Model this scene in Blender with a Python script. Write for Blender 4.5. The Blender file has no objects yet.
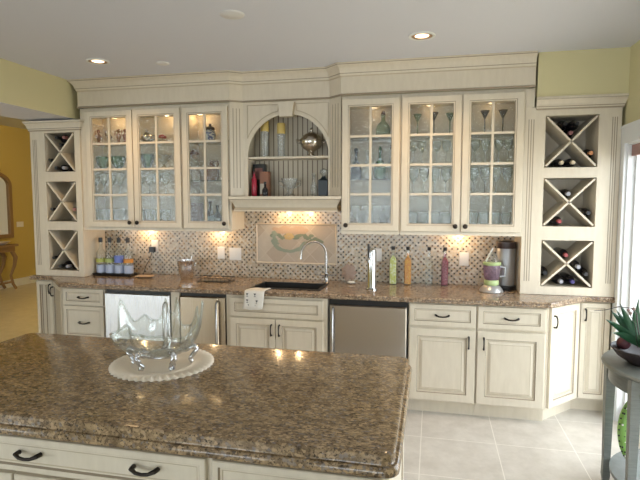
import bpy, math, random
from mathutils import Matrix, Vector
random.seed(7)
S = bpy.context.scene
COL = S.collection
PI = math.pi

# ---------------------------------------------------------------- camera, sky, exposure
cam = bpy.data.objects.new('camera', bpy.data.cameras.new('camera'))
COL.objects.link(cam)
cam.data.sensor_width = 36.0
cam.data.lens = 36.0 * 509.4 / 640.0
cam.data.clip_start = 0.05
_yaw, _pitch = -0.218, -0.079
_f = Vector((math.sin(_yaw) * math.cos(_pitch), math.cos(_yaw) * math.cos(_pitch), math.sin(_pitch)))
cam.location = (0.68, -4.485, 1.64)
cam.rotation_euler = _f.to_track_quat('-Z', 'Y').to_euler()
S.camera = cam
S.view_settings.view_transform = 'Standard'
S.view_settings.look = 'None'
S.view_settings.gamma = 1.0
S.view_settings.use_curve_mapping = False
S.view_settings.exposure = 0.5
S.cycles.transparent_max_bounces = 48
S.cycles.max_bounces = 10
S.cycles.sample_clamp_indirect = 6.0

w = bpy.data.worlds.new('sky'); S.world = w; w.use_nodes = True
_bg = w.node_tree.nodes['Background']
_bg.inputs[0].default_value = (0.86, 0.93, 1.0, 1); _bg.inputs[1].default_value = 6.0

def area(name, loc, direction, sx, sy, energy=0, color=(1, 1, 1), portal=False, spread=None, shape='RECTANGLE'):
    l = bpy.data.lights.new(name, 'AREA'); l.shape = shape; l.size = sx
    if shape == 'RECTANGLE': l.size_y = sy
    l.energy = energy; l.color = color
    if spread: l.spread = spread
    if portal: l.cycles.is_portal = True
    o = bpy.data.objects.new(name, l); COL.objects.link(o); o.location = loc
    o.rotation_euler = Vector(direction).to_track_quat('-Z', 'Y').to_euler()
    return o
def point(name, loc, energy, color, r=0.03):
    l = bpy.data.lights.new(name, 'POINT'); l.energy = energy; l.color = color; l.shadow_soft_size = r
    o = bpy.data.objects.new(name, l); COL.objects.link(o); o.location = loc; return o
def spot(name, loc, energy, color, angle, r=0.04):
    l = bpy.data.lights.new(name, 'SPOT'); l.energy = energy; l.color = color; l.spot_size = angle; l.spot_blend = 0.8; l.shadow_soft_size = r
    o = bpy.data.objects.new(name, l); COL.objects.link(o); o.location = loc; return o
# daylight through the openings (sky portals)
area('daylight_portal', (2.10, -1.66, 1.02), (-1, 0, 0), 2.4, 2.04, portal=True)
area('daylight_portal', (0.65, -8.56, 1.25), (0, 1, 0), 1.8, 1.9, portal=True)
area('daylight_portal', (-1.7, -8.56, 1.25), (0, 1, 0), 1.8, 1.9, portal=True)
area('daylight_portal', (-6.0, -8.56, 1.25), (0, 1, 0), 1.8, 1.9, portal=True)
area('daylight_portal', (-7.11, -7.2, 1.25), (1, 0, 0), 1.9, 1.9, portal=True)
WARM = (1.0, 0.66, 0.34)

E_DOWN, E_PUCK, E_IN, E_HALL = 26.0, 1.3, 0.4, 60.0

# ---------------------------------------------------------------- materials
def mat(name, col, rough=0.5, metal=0.0, spec=0.5, coat=0.0, emit=None, estr=0.0):
    m = bpy.data.materials.new(name); m.use_nodes = True
    b = m.node_tree.nodes['Principled BSDF']
    b.inputs['Base Color'].default_value = (*col, 1); b.inputs['Roughness'].default_value = rough
    b.inputs['Metallic'].default_value = metal; b.inputs['Specular IOR Level'].default_value = spec
    b.inputs['Coat Weight'].default_value = coat
    if emit: b.inputs['Emission Color'].default_value = (*emit, 1); b.inputs['Emission Strength'].default_value = estr
    return m
class NT:
    def __init__(s, m): s.t = m.node_tree; s.n = s.t.nodes; s.b = s.n['Principled BSDF']
    def node(s, kind, **k):
        x = s.n.new(kind)
        for a, v in k.items(): setattr(x, a, v)
        return x
    def link(s, a, b): s.t.links.new(a, b)
    def coords(s, scale=(1, 1, 1), rot=(0, 0, 0), space='Object'):
        tc = s.node('ShaderNodeTexCoord'); mp = s.node('ShaderNodeMapping')
        s.link(tc.outputs[space], mp.inputs[0]); mp.inputs['Scale'].default_value = scale; mp.inputs['Rotation'].default_value = rot
        return mp.outputs[0]
    def noise(s, vec, scale, detail=3, rough=0.5):
        x = s.node('ShaderNodeTexNoise'); x.inputs['Scale'].default_value = scale; x.inputs['Detail'].default_value = detail
        x.inputs['Roughness'].default_value = rough; s.link(vec, x.inputs['Vector']); return x.outputs[0]
    def ramp(s, fac, stops, mode='LINEAR'):
        x = s.node('ShaderNodeValToRGB'); x.color_ramp.interpolation = mode
        cr = x.color_ramp
        while len(cr.elements) < len(stops): cr.elements.new(0.5)
        for e, (p, c) in zip(cr.elements, stops): e.position = p; e.color = (*c, 1)
        s.link(fac, x.inputs[0]); return x.outputs[0]
    def math(s, op, a, b=None, c=None):
        x = s.node('ShaderNodeMath', operation=op)
        for i, v in enumerate((a, b, c)):
            if v is None: continue
            if isinstance(v, (int, float)): x.inputs[i].default_value = v
            else: s.link(v, x.inputs[i])
        return x.outputs[0]
    def mix(s, fac, a, b, mode='MIX'):
        x = s.node('ShaderNodeMix', data_type='RGBA', blend_type=mode)
        for i, v in ((0, fac), (6, a), (7, b)):
            if isinstance(v, tuple): x.inputs[i].default_value = (*v, 1)
            elif isinstance(v, (int, float)): x.inputs[i].default_value = v
            else: s.link(v, x.inputs[i])
        return x.outputs[2]
    def bump(s, h, strength=0.2, dist=0.01, to=None):
        x = s.node('ShaderNodeBump'); x.inputs['Strength'].default_value = strength; x.inputs['Distance'].default_value = dist
        s.link(h, x.inputs['Height']); s.link(x.outputs[0], (to or s.b).inputs['Normal']); return x

# cream cabinet paint with a soft brushed glaze
def paint_mat():
    m = mat('cream_glazed_paint', (0.8, 0.7, 0.5), 0.38); t = NT(m)
    v = t.coords((6, 6, 1.2)); f = t.noise(v, 6, 4, 0.6)
    c = t.ramp(f, [(0.3, (0.640, 0.568, 0.450)), (0.7, (0.692, 0.620, 0.498))])
    t.link(c, t.b.inputs['Base Color']); return m
PAINT = paint_mat()
GLAZE = mat('brown_glaze', (0.33, 0.27, 0.195), 0.5)
GLAZE2 = mat('soft_glaze', (0.50, 0.42, 0.30), 0.5)
def bead_mat(name, a, b, pitch, axis=0):
    m = mat(name, a, 0.45); t = NT(m)
    tc = t.coords(); sep = t.node('ShaderNodeSeparateXYZ'); t.link(tc, sep.inputs[0])
    x = t.math('FRACT', t.math('MULTIPLY', sep.outputs[axis], 1 / pitch))
    g = t.math('GREATER_THAN', x, 0.78)
    t.link(t.mix(g, a, b), t.b.inputs['Base Color']); return m
BEAD = bead_mat('beadboard_paint', (0.56, 0.50, 0.39), (0.19, 0.14, 0.10), 0.045)
BRONZE = mat('oil_rubbed_bronze', (0.035, 0.028, 0.024), 0.35, 0.7)
BLACK = mat('black_plastic', (0.012, 0.012, 0.013), 0.35)
SINKBLK = mat('black_sink_composite', (0.008, 0.008, 0.009), 0.55)
WHITE = mat('white_trim_paint', (0.78, 0.80, 0.80), 0.4)
PLATE = mat('white_plastic', (0.75, 0.74, 0.73), 0.35)
def granite(name, base, dark, light, scale, seed=0.0, grey=(0.22, 0.2, 0.19)):
    m = mat(name, base, 0.13, 0, 0.45); t = NT(m)
    v = t.coords((1, 1.6, 1), (0, 0, 0.5)); 
    n1 = t.noise(v, 17 * scale, 6, 0.72); n2 = t.noise(v, 95 * scale, 3, 0.6)
    vo = t.node('ShaderNodeTexVoronoi'); vo.inputs['Scale'].default_value = 62 * scale; t.link(v, vo.inputs['Vector'])
    c = t.ramp(n1, [(0.38, dark), (0.48, base), (0.58, light)])
    c = t.mix(t.ramp(n2, [(0.36, (1, 1, 1)), (0.46, (0, 0, 0))]), c, tuple(x * 0.22 for x in dark))
    sepc = t.node('ShaderNodeSeparateColor'); t.link(vo.outputs['Color'], sepc.inputs[0])
    c = t.mix(t.math('MULTIPLY', t.math('GREATER_THAN', sepc.outputs[0], 0.88), 0.55), c, grey)
    c = t.mix(t.math('MULTIPLY', t.math('GREATER_THAN', sepc.outputs[1], 0.86), 0.6), c, tuple(min(1, x * 1.5) for x in light))
    c = t.mix(t.math('MULTIPLY', t.math('GREATER_THAN', sepc.outputs[2], 0.90), 0.6), c, tuple(x * 0.25 for x in dark))
    t.link(c, t.b.inputs['Base Color']); return m
GRANITE_I = granite('island_granite', (0.250, 0.172, 0.095), (0.150, 0.100, 0.054), (0.35, 0.245, 0.138), 1.5)
GRANITE_C = granite('counter_granite', (0.29, 0.208, 0.138), (0.17, 0.115, 0.073), (0.40, 0.30, 0.205), 1.5)
def steel_mat(name, col, rough=0.32, ax=(1, 1, 300)):
    m = mat(name, col, rough, 1.0); t = NT(m); v = t.coords(ax); n = t.noise(v, 3, 2)
    t.link(t.ramp(n, [(0.3, (rough * 0.94,) * 3), (0.7, (rough * 1.06,) * 3)]), t.b.inputs['Roughness']); return m
STEEL = steel_mat('brushed_stainless', (0.46, 0.44, 0.42), 0.24, (300, 300, 1))
STEELW = steel_mat('bright_stainless', (0.70, 0.70, 0.71), 0.27, (300, 300, 1))
STEELB = steel_mat('warm_stainless', (0.52, 0.43, 0.32), 0.26, (300, 300, 1))
CHROME = mat('polished_chrome', (0.62, 0.62, 0.62), 0.08, 1.0)
NICKEL = mat('brushed_nickel', (0.40, 0.39, 0.38), 0.25, 1.0)
URN = mat('grey_metal', (0.40, 0.40, 0.41), 0.42, 0.6)
SILVER = mat('antique_silver', (0.60, 0.56, 0.50), 0.2, 1.0)
def plaster(name, col, rough=0.9):
    m = mat(name, col, rough, spec=0.2); t = NT(m); v = t.coords()
    t.bump(t.noise(v, 90, 3), 0.05, 0.002); return m
CEIL = plaster('ceiling_paint', (0.71, 0.725, 0.79))
YGREEN = plaster('pale_olive_yellow_paint', (0.66, 0.60, 0.355))
GOLD = plaster('golden_yellow_paint', (0.56, 0.44, 0.15))
def tile_floor(name, a, b, grout, x0, y0, size):
    m = mat(name, a, 0.28, 0, 0.4); t = NT(m)
    tc = t.coords(); sep = t.node('ShaderNodeSeparateXYZ'); t.link(tc, sep.inputs[0])
    fx = t.math('FRACT', t.math('MULTIPLY', t.math('SUBTRACT', sep.outputs[0], x0 - 40 * size), 1 / size))
    fy = t.math('FRACT', t.math('MULTIPLY', t.math('SUBTRACT', sep.outputs[1], y0 - 40 * size), 1 / size))
    g = t.math('MAXIMUM', t.math('LESS_THAN', fx, 0.012), t.math('LESS_THAN', fy, 0.012))
    n = t.noise(tc, 7, 5, 0.65)
    c = t.ramp(n, [(0.35, a), (0.65, b)])
    n2 = t.noise(tc, 30, 4, 0.6)
    c = t.mix(t.math('MULTIPLY', n2, 0.35), c, tuple(x * 0.72 for x in a))
    t.link(t.mix(g, c, grout), t.b.inputs['Base Color']); return m
FLOOR = tile_floor('stone_tile_floor', (0.54, 0.495, 0.43), (0.66, 0.615, 0.55), (0.74, 0.70, 0.63), 0.623, -1.0, 0.494)
HFLOOR = tile_floor('golden_stone_floor', (0.56, 0.49, 0.34), (0.66, 0.58, 0.42), (0.70, 0.63, 0.48), 0.1, 0.2, 0.494)  # same stone tile as the kitchen, warm hall light put into its colour
def mosaic():
    m = mat('mosaic_tile', (0.5, 0.45, 0.38), 0.25); t = NT(m)
    tc = t.coords((1, 1, 1), (0, 0, 0)); sep = t.node('ShaderNodeSeparateXYZ'); t.link(tc, sep.inputs[0])
    P = 0.0235
    x = t.math('MULTIPLY', t.math('ADD', sep.outputs[0], 20), 1 / P); z = t.math('MULTIPLY', t.math('ADD', sep.outputs[2], 20), 1 / P)
    ix = t.math('FLOOR', x); iz = t.math('FLOOR', z); fx = t.math('FRACT', x); fz = t.math('FRACT', z)
    def rnd(a, b, off=0.0):
        cb = t.node('ShaderNodeCombineXYZ'); t.link(a, cb.inputs[0]); t.link(b, cb.inputs[1]); cb.inputs[2].default_value = off
        wn = t.node('ShaderNodeTexWhiteNoise', noise_dimensions='3D'); t.link(cb.outputs[0], wn.inputs[0]); return wn.outputs[0]
    r1 = rnd(ix, iz, 0.3)
    base = t.ramp(r1, [(0.0, (0.44, 0.375, 0.285)), (0.3, (0.57, 0.51, 0.42)), (0.55, (0.42, 0.37, 0.30)), (0.8, (0.50, 0.39, 0.27))], 'CONSTANT')
    grout = t.math('MAXIMUM', t.math('LESS_THAN', fx, 0.1), t.math('LESS_THAN', fz, 0.1))
    base = t.mix(grout, base, (0.52, 0.48, 0.41))
    # small accent squares at alternating corners
    x2 = t.math('FLOOR', t.math('ADD', x, 0.5)); z2 = t.math('FLOOR', t.math('ADD', z, 0.5))
    dx = t.math('ABSOLUTE', t.math('SUBTRACT', x, x2)); dz = t.math('ABSOLUTE', t.math('SUBTRACT', z, z2))
    par = t.math('LESS_THAN', t.math('MODULO', t.math('ADD', x2, z2), 2.0), 0.5)
    dot = t.math('MULTIPLY', t.math('LESS_THAN', t.math('MAXIMUM', dx, dz), 0.31), par)
    r2 = rnd(x2, z2, 7.7)
    acc = t.ramp(r2, [(0.0, (0.030, 0.022, 0.018)), (0.38, (0.14, 0.07, 0.04)), (0.52, (0.10, 0.085, 0.07)), (0.72, (0.50, 0.42, 0.32)), (0.87, (0.30, 0.19, 0.09))], 'CONSTANT')
    t.link(t.mix(dot, base, acc), t.b.inputs['Base Color']); return m
MOSAIC = mosaic()

def glass(name, tint=(0.96, 0.98, 0.97), ior=1.5, rough=0.02, wave=0.0, wscale=30, body=0.0, bodycol=(0.8, 0.85, 0.85), edge=0.45):
    """thin clear glass: see-through plus a fresnel reflection"""
    m = bpy.data.materials.new(name); m.use_nodes = True; n = m.node_tree.nodes; L = m.node_tree.links
    n.remove(n['Principled BSDF']); out = n['Material Output']
    tr = n.new('ShaderNodeBsdfTransparent'); tr.inputs[0].default_value = (*tint, 1)
    lw = n.new('ShaderNodeLayerWeight'); lw.inputs[0].default_value = 0.5
    pw = n.new('ShaderNodeMath'); pw.operation = 'POWER'; pw.inputs[1].default_value = 3.0; L.new(lw.outputs['Facing'], pw.inputs[0])
    tm = n.new('ShaderNodeMix'); tm.data_type = 'RGBA'; tm.inputs[6].default_value = (*tint, 1); tm.inputs[7].default_value = tuple(c * edge for c in tint) + (1,)
    L.new(pw.outputs[0], tm.inputs[0]); L.new(tm.outputs[2], tr.inputs[0])
    gl = n.new('ShaderNodeBsdfGlossy'); gl.inputs['Roughness'].default_value = rough; gl.inputs[0].default_value = (1, 1, 1, 1)
    fr = n.new('ShaderNodeFresnel'); fr.inputs[0].default_value = ior
    ge = n.new('ShaderNodeNewGeometry'); mr = n.new('ShaderNodeMapRange'); mr.inputs[3].default_value = ior; mr.inputs[4].default_value = 1 / ior
    L.new(ge.outputs['Backfacing'], mr.inputs[0]); L.new(mr.outputs[0], fr.inputs[0])
    mx = n.new('ShaderNodeMixShader'); L.new(fr.outputs[0], mx.inputs[0]); L.new(tr.outputs[0], mx.inputs[1]); L.new(gl.outputs[0], mx.inputs[2])
    if wave:
        tc = n.new('ShaderNodeTexCoord'); nz = n.new('ShaderNodeTexNoise'); nz.inputs['Scale'].default_value = wscale; nz.inputs['Detail'].default_value = 3
        bp = n.new('ShaderNodeBump'); bp.inputs['Strength'].default_value = wave; bp.inputs['Distance'].default_value = 0.01
        L.new(tc.outputs['Object'], nz.inputs['Vector']); L.new(nz.outputs[0], bp.inputs['Height']); L.new(bp.outputs[0], gl.inputs['Normal'])
    last = mx
    if body:
        df = n.new('ShaderNodeBsdfDiffuse'); df.inputs[0].default_value = (*bodycol, 1)
        m2 = n.new('ShaderNodeMixShader'); m2.inputs[0].default_value = body; L.new(mx.outputs[0], m2.inputs[1]); L.new(df.outputs[0], m2.inputs[2]); last = m2
    L.new(last.outputs[0], out.inputs[0]); return m
PANE = glass('wavy_cabinet_glass', (0.90, 0.92, 0.91), 1.62, 0.07, 0.45, 42, edge=0.9)
CLEAR = glass('clear_glass', (0.93, 0.95, 0.94), 1.45, 0.03, body=0.06)
CRYSTAL = glass('cut_crystal', (0.90, 0.93, 0.93), 2.1, 0.10, 0.9, 110, body=0.12, bodycol=(0.9, 0.93, 0.95), edge=0.3)
BOWLGL = glass('thick_art_glass', (0.95, 0.965, 0.95), 1.65, 0.03, 0.25, 25, body=0.03)
GREENGL = glass('green_glass', (0.32, 0.50, 0.34), 1.6, 0.05, body=0.5, bodycol=(0.07, 0.24, 0.11))
PALEGR = glass('pale_green_glass', (0.62, 0.72, 0.50), 1.6, 0.05, body=0.3, bodycol=(0.30, 0.38, 0.20))
BLUEGL = glass('smoky_blue_glass', (0.25, 0.35, 0.42), 1.6, 0.05, body=0.4, bodycol=(0.05, 0.09, 0.13))
BROWNGL = glass('olive_brown_glass', (0.40, 0.34, 0.20), 1.6, 0.05, body=0.4, bodycol=(0.16, 0.12, 0.06))
SHELFGL = glass('shelf_glass', (0.85, 0.90, 0.88), 1.5, 0.02)
SHELFEDGE = mat('shelf_glass_edge', (0.06, 0.075, 0.065), 0.2)
WINGL = glass('window_glass', (0.97, 0.98, 0.98), 1.45, 0.0)

# ---------------------------------------------------------------- mesh builder
class MB:
    def __init__(s, M=None): s.v = []; s.f = []; s.m = []; s.M = M
    def add(s, vs, fs, mi=0):
        o = len(s.v)
        for p in vs: s.v.append(s.M @ Vector(p) if s.M else Vector(p))
        for k, f in enumerate(fs):
            s.f.append([i + o for i in f]); s.m.append(mi[k] if isinstance(mi, list) else mi)
        return s
    def box(s, x0, x1, y0, y1, z0, z1, mi=0):
        if x0 > x1: x0, x1 = x1, x0
        if y0 > y1: y0, y1 = y1, y0
        if z0 > z1: z0, z1 = z1, z0
        return s.add([(x0, y0, z0), (x1, y0, z0), (x1, y1, z0), (x0, y1, z0), (x0, y0, z1), (x1, y0, z1), (x1, y1, z1), (x0, y1, z1)],
                     [(0, 3, 2, 1), (4, 5, 6, 7), (0, 1, 5, 4), (1, 2, 6, 5), (2, 3, 7, 6), (3, 0, 4, 7)], mi)
    def prism(s, poly, z0, z1, mi=0):
        n = len(poly); vs = [(x, y, z0) for x, y in poly] + [(x, y, z1) for x, y in poly]
        fs = [tuple(range(n - 1, -1, -1)), tuple(range(n, 2 * n))] + [(i, (i + 1) % n, n + (i + 1) % n, n + i) for i in range(n)]
        return s.add(vs, fs, mi)
    def lathe(s, prof, c=(0, 0, 0), n=24, mi=0, caps=True, sx=1, sy=1):
        """prof: (radius, z[, material]) bottom to top"""
        vs = []; fs = []; ms = []
        for q in prof:
            for k in range(n):
                a = 2 * PI * k / n; vs.append((c[0] + q[0] * sx * math.cos(a), c[1] + q[0] * sy * math.sin(a), c[2] + q[1]))
        for j in range(len(prof) - 1):
            mm = prof[j][2] if len(prof[j]) > 2 else mi
            for k in range(n): fs.append((j * n + k, j * n + (k + 1) % n, (j + 1) * n + (k + 1) % n, (j + 1) * n + k)); ms.append(mm)
        if caps:
            if prof[0][0] > 1e-5: fs.append(tuple(range(n - 1, -1, -1))); ms.append(prof[0][2] if len(prof[0]) > 2 else mi)
            if prof[-1][0] > 1e-5: b = (len(prof) - 1) * n; fs.append(tuple(range(b, b + n))); ms.append(prof[-1][2] if len(prof[-1]) > 2 else mi)
        return s.add(vs, fs, ms)
    def tube(s, path, r, n=10, mi=0):
        P = [Vector(p) for p in path]; rr = r if isinstance(r, (list, tuple)) else [r] * len(P)
        vs = []; fs = []; up = None
        for i, p in enumerate(P):
            t = ((P[min(i + 1, len(P) - 1)]) - (P[max(i - 1, 0)])).normalized()
            if up is None: up = Vector((0, 0, 1)) if abs(t.z) < 0.9 else Vector((1, 0, 0))
            a = t.cross(up)
            if a.length < 1e-4: a = t.cross(Vector((0, 1, 0)))
            a.normalize(); b = a.cross(t).normalized(); up = b
            for k in range(n):
                th = 2 * PI * k / n; vs.append(tuple(p + a * (rr[i] * math.cos(th)) + b * (rr[i] * math.sin(th))))
        for j in range(len(P) - 1):
            for k in range(n): fs.append((j * n + k, (j + 1) * n + k, (j + 1) * n + (k + 1) % n, j * n + (k + 1) % n))
        fs.append(tuple(range(n))); b = (len(P) - 1) * n; fs.append(tuple(range(b + n - 1, b - 1, -1)))
        return s.add(vs, fs, mi)
    def sphere(s, c, r, n=14, mi=0, sz=1.0):
        m = n // 2; prof = [(max(1e-6, r * math.cos(-PI / 2 + PI * j / m)), r * sz * math.sin(-PI / 2 + PI * j / m)) for j in range(m + 1)]
        return s.lathe(prof, c, n, mi, caps=False)
    def loops(s, rings, ms, cap0=None, cap1=None):
        """rings: equal-length closed loops; ms: material per band"""
        n = len(rings[0]); vs = [p for r in rings for p in r]; fs = []; mm = []
        for j in range(len(rings) - 1):
            for k in range(n): fs.append((j * n + k, j * n + (k + 1) % n, (j + 1) * n + (k + 1) % n, (j + 1) * n + k)); mm.append(ms[j] if isinstance(ms, list) else ms)
        if cap0 is not None: fs.append(tuple(range(n - 1, -1, -1))); mm.append(cap0)
        if cap1 is not None: b = (len(rings) - 1) * n; fs.append(tuple(range(b, b + n))); mm.append(cap1)
        return s.add(vs, fs, mm)
    def panel(s, x0, x1, z0, z1, prof, hole=False):
        """framed front facing -y at y=0: prof = [(inset, y, material)]"""
        rings = [[(x0 + i, y, z0 + i), (x1 - i, y, z0 + i), (x1 - i, y, z1 - i), (x0 + i, y, z1 - i)] for i, y, _ in prof]
        if hole: s.loops(rings + [rings[0]], [p[2] for p in prof])
        else: s.loops(rings, [p[2] for p in prof[:-1]], cap0=0, cap1=prof[-1][2])
        return s
    def build(s, name, mats, parent=None, smooth=None, origin=None):
        me = bpy.data.meshes.new(name)
        org = Vector(origin) if origin is not None else Vector((0, 0, 0))
        base = wloc(parent) if parent is not None else Vector((0, 0, 0))
        me.from_pydata([tuple(p - base - org) for p in s.v], [], s.f)
        mats = mats if isinstance(mats, (list, tuple)) else [mats]
        for q in mats: me.materials.append(q)
        me.polygons.foreach_set('material_index', s.m)
        import bmesh
        bm = bmesh.new(); bm.from_mesh(me); bmesh.ops.recalc_face_normals(bm, faces=bm.faces); bm.to_mesh(me); bm.free()
        if smooth:
            me.polygons.foreach_set('use_smooth', [True] * len(me.polygons))
            me.set_sharp_from_angle(angle=math.radians(smooth))
        me.update()
        o = bpy.data.objects.new(name, me); COL.objects.link(o)
        if parent is not None: o.parent = parent
        o.location = org
        return o
def wloc(o):
    v = Vector((0, 0, 0))
    while o is not None: v = v + Vector(o.location); o = o.parent
    return v
def tag(o, label, cat, group=None, kind=None):
    o['label'] = label; o['category'] = cat
    if group: o['group'] = group
    if kind: o['kind'] = kind
    return o
def thing(name, loc, label, cat, group=None):
    o = bpy.data.objects.new(name, None); o.empty_display_size = 0.05; COL.objects.link(o); o.location = loc
    return tag(o, label, cat, group)
def struct(o): o['kind'] = 'structure'; return o
def copy_tree(o, parent=None):
    c = o.copy(); COL.objects.link(c); c.parent = parent
    for ch in list(o.children): copy_tree(ch, c)
    return c
def place(src, loc, label, group=None, rot=0.0, scale=None, first=[set()]):
    """the first use moves the prototype itself, every later one a copy"""
    if src.name not in first[0]: first[0].add(src.name); o = src
    else: o = copy_tree(src)
    o.location = loc; o.rotation_euler = (0, 0, rot)
    if scale: o.scale = scale if isinstance(scale, (tuple, list)) else (scale,) * 3
    o['label'] = label
    if group: o['group'] = group
    return o
def offset_path(path, d, closed=False):
    """offset a plan polyline to its right side by d, mitred"""
    n = len(path); out = []
    for i in range(n):
        p = Vector(path[i]); 
        a = Vector(path[(i - 1) % n]) if (closed or i > 0) else None
        b = Vector(path[(i + 1) % n]) if (closed or i < n - 1) else None
        ns = []
        if a is not None: t = (p - a).normalized(); ns.append(Vector((t.y, -t.x)))
        if b is not None: t = (b - p).normalized(); ns.append(Vector((t.y, -t.x)))
        if len(ns) == 2:
            m = (ns[0] + ns[1]); m = m / max(0.3, m.length_squared) * 2 if m.length > 1e-6 else ns[0]
            m = (ns[0] + ns[1]).normalized(); m = m / max(0.35, m.dot(ns[0]))
        else: m = ns[0]
        out.append(p + m * d)
    return out
def sweep(mb, path, prof, closed=False):
    """sweep profile [(outward, z, material)] along plan path (outward = right of travel)"""
    R = [[(q.x, q.y, z) for q in offset_path(path, d, closed)] for d, z, _ in prof]
    n = len(path)
    vs = [p for r in R for p in r]; fs = []; ms = []
    for j in range(len(R) - 1):
        for k in range(n if closed else n - 1):
            fs.append((j * n + k, j * n + (k + 1) % n, (j + 1) * n + (k + 1) % n, (j + 1) * n + k)); ms.append(prof[j][2])
    if not closed:
        for e in (0, n - 1): fs.append(tuple(j * n + e for j in range(len(R)))); ms.append(0)
    mb.add(vs, fs, ms)

# ================================================================ THE SETTING
XR = 2.03
def sbox(name, x0, x1, y0, y1, z0, z1, m): return struct(MB().box(x0, x1, y0, y1, z0, z1).build(name, m))
sbox('floor', -3.09, XR + .2, -8.6, 0.1, -0.1, 0, FLOOR)
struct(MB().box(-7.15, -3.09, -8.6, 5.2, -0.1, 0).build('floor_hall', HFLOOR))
sbox('ceiling', -3.09, XR + .2, -8.6, 0.1, 2.72, 2.80, CEIL)
sbox('ceiling_hall', -7.15, -3.09, -8.6, 5.2, 3.0, 3.08, plaster('hall_ceiling_paint', (0.60, 0.60, 0.52)))
sbox('wall_back', -3.06, XR, 0.0, 0.1, 0, 2.72, YGREEN)
sbox('wall_hall_side', -3.06, -2.96, 0.1, 5.2, 0, 3.0, GOLD)
sbox('wall_hall_left', -7.15, -7.05, -6.3, 5.2, 0, 3.0, GOLD)
sbox('wall_hall_end', -7.15, -2.96, 5.2, 5.3, 0, 3.0, GOLD)
sbox('baseboard_hall', -7.05, -7.03, -6.3, 5.2, 0, 0.14, WHITE)
# dropped header between kitchen and hall
struct(MB().box(-3.09, -2.57, -8.5, 0.1, 2.385, 2.72, [1, 0, 0, 0, 0, 0]).box(-3.09, -3.07, -8.5, 0.1, 2.72, 3.0).build('trim_header', [YGREEN, CEIL]))
# soffit above the right wine cabinet
sbox('wall_soffit', 1.42, XR, -0.385, 0.0, 2.40, 2.72, YGREEN)
# right wall with patio door opening Y -0.46..-2.86
D0, D1 = -0.42, -2.86
wr = MB(); wr.box(XR, XR + .15, D0, 0.1, 0, 2.72); wr.box(XR, XR + .15, -8.6, D1, 0, 2.72); wr.box(XR, XR + .15, D1, D0, 2.04, 2.72)
struct(wr.build('wall_right', YGREEN))
tr = MB(); tr.box(XR - .022, XR, D0, D0 + .10, 0, 2.14); tr.box(XR - .022, XR, D1 - .10, D1, 0, 2.14); tr.box(XR - .026, XR, D1 - .11, D0 + .11, 2.04, 2.15)
tr.box(XR - .03, XR, D1 - .12, D0 + .12, 2.15, 2.17)
tr.box(XR, XR + .15, D0 - .014, D0, 0, 2.04); tr.box(XR, XR + .15, D1, D1 + .014, 0, 2.04); tr.box(XR, XR + .15, D1 + .014, D0 - .014, 2.026, 2.04)
struct(tr.build('trim_1', WHITE))
dr = MB()
for a, b in ((D0, -1.66), (-1.66, D1)):
    dr.box(XR + .05, XR + .09, a, a - .035, 0.02, 2.04); dr.box(XR + .05, XR + .09, b + .035, b, 0.02, 2.04)
    dr.box(XR + .05, XR + .09, b, a, 0.02, 0.12); dr.box(XR + .05, XR + .09, b, a, 1.98, 2.04)
do = struct(dr.build('door_1', WHITE))
MB().box(XR + .065, XR + .071, D1, D0, 0.12, 1.98).build('glass_pane', WINGL, do)
MB().box(XR + .02, XR + .045, D1 + .02, D0 - .02, 1.95, 2.035).build('rolled_shade', mat('dusty_rose_fabric', (0.36, 0.22, 0.20), 0.8), do)
# rear and left walls, unseen windows added for the cabinet glass to reflect
def wall_with_windows(name, axis, at, a0, a1, wins, thick, zt, m):
    b = MB(); cur = a0
    def bx(p, q, z0, z1):
        if axis == 'x': b.box(p, q, at - thick, at, z0, z1)
        else: b.box(at - thick, at, p, q, z0, z1)
    for (p, q, z0, z1) in wins:
        bx(cur, p, 0, zt); bx(p, q, 0, z0); bx(p, q, z1, zt); cur = q
    bx(cur, a1, 0, zt); struct(b.build(name, m))
RW = [(-6.95, -5.1, .35, 2.15), (-2.55, -0.85, .35, 2.15), (-0.2, 1.5, .35, 2.15)]
wall_with_windows('wall_rear', 'x', -8.5, -7.15, XR, RW, .1, 3.0, YGREEN)
wall_with_windows('wall_left', 'y', -7.05, -8.5, -6.3, [(-8.2, -6.4, .35, 2.15)], .1, 3.0, YGREEN)
for i, (p, q, z0, z1) in enumerate(RW):
    b = MB(); b.box(p, p + .06, -8.56, -8.48, z0, z1); b.box(q - .06, q, -8.56, -8.48, z0, z1); b.box(p, q, -8.56, -8.48, z0, z0 + .06); b.box(p, q, -8.56, -8.48, z1 - .06, z1)
    b.box((p + q) / 2 - .02, (p + q) / 2 + .02, -8.54, -8.5, z0, z1); b.box(p, q, -8.54, -8.5, (z0 + z1) / 2 - .02, (z0 + z1) / 2 + .02)
    wn = struct(b.build('window_%d' % (i + 1), WHITE)); MB().box(p, q, -8.555, -8.55, z0, z1).build('glass_pane', WINGL, wn)
b = MB(); b.box(-7.11, -7.03, -8.2, -8.14, .35, 2.15); b.box(-7.11, -7.03, -6.46, -6.4, .35, 2.15); b.box(-7.11, -7.03, -8.2, -6.4, .35, .41); b.box(-7.11, -7.03, -8.2, -6.4, 2.09, 2.15); b.box(-7.1, -7.06, -7.32, -7.28, .35, 2.15)
wn = struct(b.build('window_4', WHITE)); MB().box(-7.09, -7.085, -8.2, -6.4, .35, 2.15).build('glass_pane', WINGL, wn)
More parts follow.
